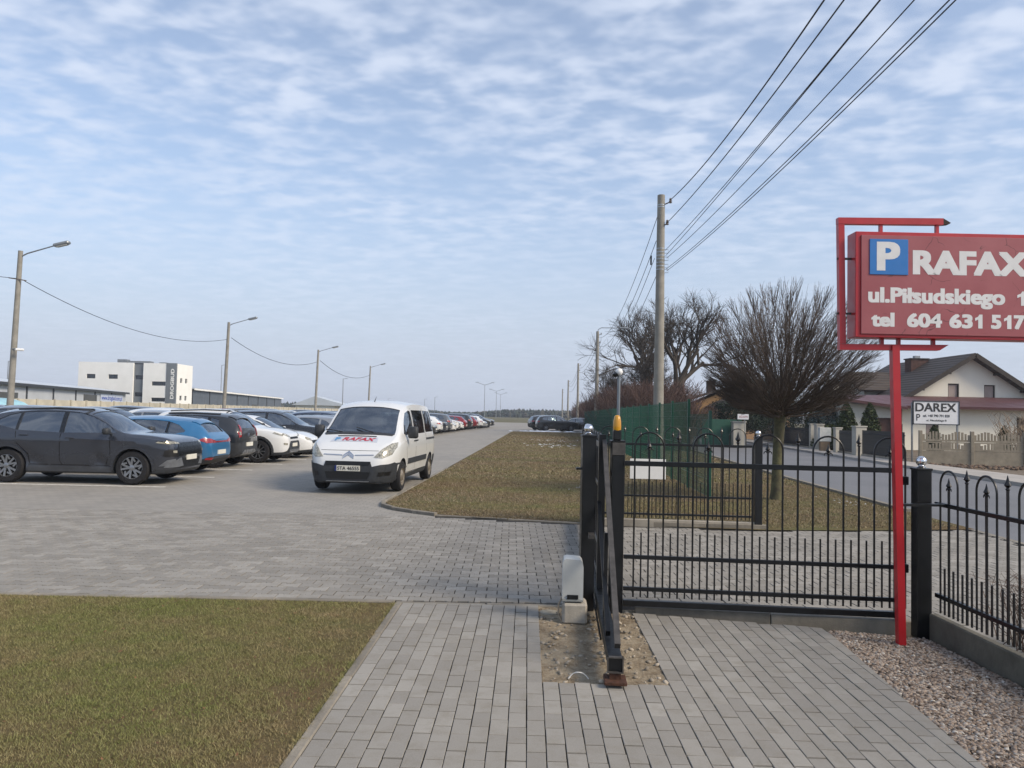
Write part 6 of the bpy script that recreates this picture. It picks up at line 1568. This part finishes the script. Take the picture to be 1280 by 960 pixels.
M_dkf = pbr('dark_fence', '#1d2329', .55, var=.2)
def bar_fence(name, label, cat, y0, y1, h, sp=.12):
    p, q = Vector((sfx(y0), y0, 0)), Vector((sfx(y1), y1, 0)); L = (q-p).length; t = thing(name, label, cat, p, math.atan2(q.y-p.y, q.x-p.x), 'dark metal street fence')
    for z in (.25, h-.12): MB().box((L/2, 0, z), (L-.1, .04, .05)).build('rail', M_dkf, t)
    MB().box((L/2, 0, .06), (L, .12, .2)).build('plinth', M_conc, t); me = MB().box((0, 0, h/2+.08), (.05, .022, h-.1)).mesh('bar', M_dkf)
    for k in range(int(L/sp)): link('bar', me, t, (.1+k*sp, 0, 0))
bar_fence('driveway_gate', 'dark metal driveway gate between the stone pillar and garden wall', 'gate', 32.2, 36.6, 1.25, .1)
bar_fence('street_fence', 'dark metal fence between the wide pillar and meter box', 'fence', 37.4, 40.0, 1.2)
bar_fence('street_fence', 'dark metal fence left of the broad stone pillar', 'fence', 45.3, 51.2, 1.2, .14)
bar_fence('street_fence', 'dark metal fence beyond the last stone pillar', 'fence', 51.8, 58, 1.25, .16)
# green gate with a board across the street
M_gn2 = pbr('green_panel', '#1f4f40', .6, var=.2, scale=2)
gg = thing('green_gate', 'low green sheet gate across the street behind the mesh fence', 'gate', (12.6, 46.5, 0), -.05)
MB().box((0, 0, .85), (2.1, .05, 1.6), 0, .01).build('leaf', M_gn2, gg); MB().box((1.2, 0, .8), (.2, .2, 1.7), 0, .01).build('post', M_green, gg); MB().box((-1.3, 0, .85), (.2, .2, 1.75), 0, .01).build('post', M_green, gg)
pg = thing('gate_pillar', 'grey stone gate pillar beside the low green gate', 'pillar', (13.6, 46.0, 0)); MB().box((0, 0, .75), (.75, .45, 1.5), 0, .02).build('shaft', M_pil, pg); MB().box((0, 0, 1.53), (.82, .52, .07)).build('cap', M_pil, pg)
ab = thing('name_board', 'small white board with faint red lettering above the green gate', 'sign', (13.75, 45.6, 0)); MB().box((0, 0, 1.83), (.66, .03, .32), 0, .004).build('board', MATS['board_white'], ab); MB().box((.12, .03, .85), (.04, .03, 1.9)).build('post', M_lampg, ab)
text_mb('ADAMI', (-.24, .26, 1.76, 1.9), lambda u, v, d: (u, -.019, v), .0).build('lettering', pbr('faint_red', '#96403f', .7), ab, None, False)
oh = thing('ochre_house', 'ochre rendered house with brown roof behind the bare trees', 'house', (18.4, 70, 0), -.1)
M_och = pbr('ochre_render', '#a8845a', .9, var=.1, scale=.7)
mb = MB(); mb.prism([(-1.6, 0), (3.4, 0), (3.4, 3.4), (1.2, 4.35), (-1.6, 3.05)], lambda u, v, d: (u, d, v), 0, 7); mb.build('wall', M_och, oh)
slab_roof('roof', M_tile, [(-4.6, -.4, 2.75), (1.2, -.4, 4.55), (1.2, 7.4, 4.55), (-4.6, 7.4, 2.75)], .16, oh); slab_roof('roof', M_tile, [(3.9, -.4, 3.35), (1.2, -.4, 4.55), (1.2, 7.4, 4.55), (3.9, 7.4, 3.35)], .16, oh)
MB().box((-2.8, 3.5, 1.3), (2.6, 6.6, 2.6)).build('wall', pbr('brown_render', '#5d4636', .9), oh); MB().box((.05, 2, 4.6), (.75, .75, 1.3), 0, .02).build('chimney', pbr('dark_brick', '#3f332d', .9), oh)
window(oh, 1.9, 2.8, 2.0, 3.0, -.03, 'x', 1, 'window', None, M_render)
nh = thing('pale_house', 'pale two-coloured house glimpsed between the pines', 'house', (19.6, 64, 0)); MB().box((1, 3, 1.4), (5.2, 6, 2.8)).build('wall', pbr('peach_render', '#a98d72', .9), nh); mb = MB(); mb.prism([(-2.0, 2.75), (4.0, 2.75), (1, 4.2)], lambda u, v, d: (u, d, v), -.3, 6.4); mb.build('roof', M_tile, nh)
window(nh, .2, 1.0, 1.0, 2.1, -.04, 'x', 1, 'window', None, M_render)
# debris strip by the garden wall
tag(stones('rubble', scatter([(16.2, 29.5), (22, 28.0), (23, 30.2), (17, 31.4)], 500), .04, .12, pbr('rubble_stone', '#5f4f42', .95, var=.3, rnd='island', ramt=.35), -.01), 'brown leaves and rubble at the foot of the pierced garden wall', 'rubble')
# ---------------------------------------------------------------- thin haze over the whole place
hz = NT('haze_air'); pv = hz.n('ShaderNodeVolumePrincipled'); pv.inputs['Color'].default_value = (.86, .91, 1, 1); pv.inputs['Density'].default_value = .0005; pv.inputs['Anisotropy'].default_value = .2
hz.l(pv.outputs[0], hz.out.inputs['Volume'])
tag(MB().box((0, 675, 6.5), (2880, 1530, 15.5)).build('haze', hz.m), kind='stuff')
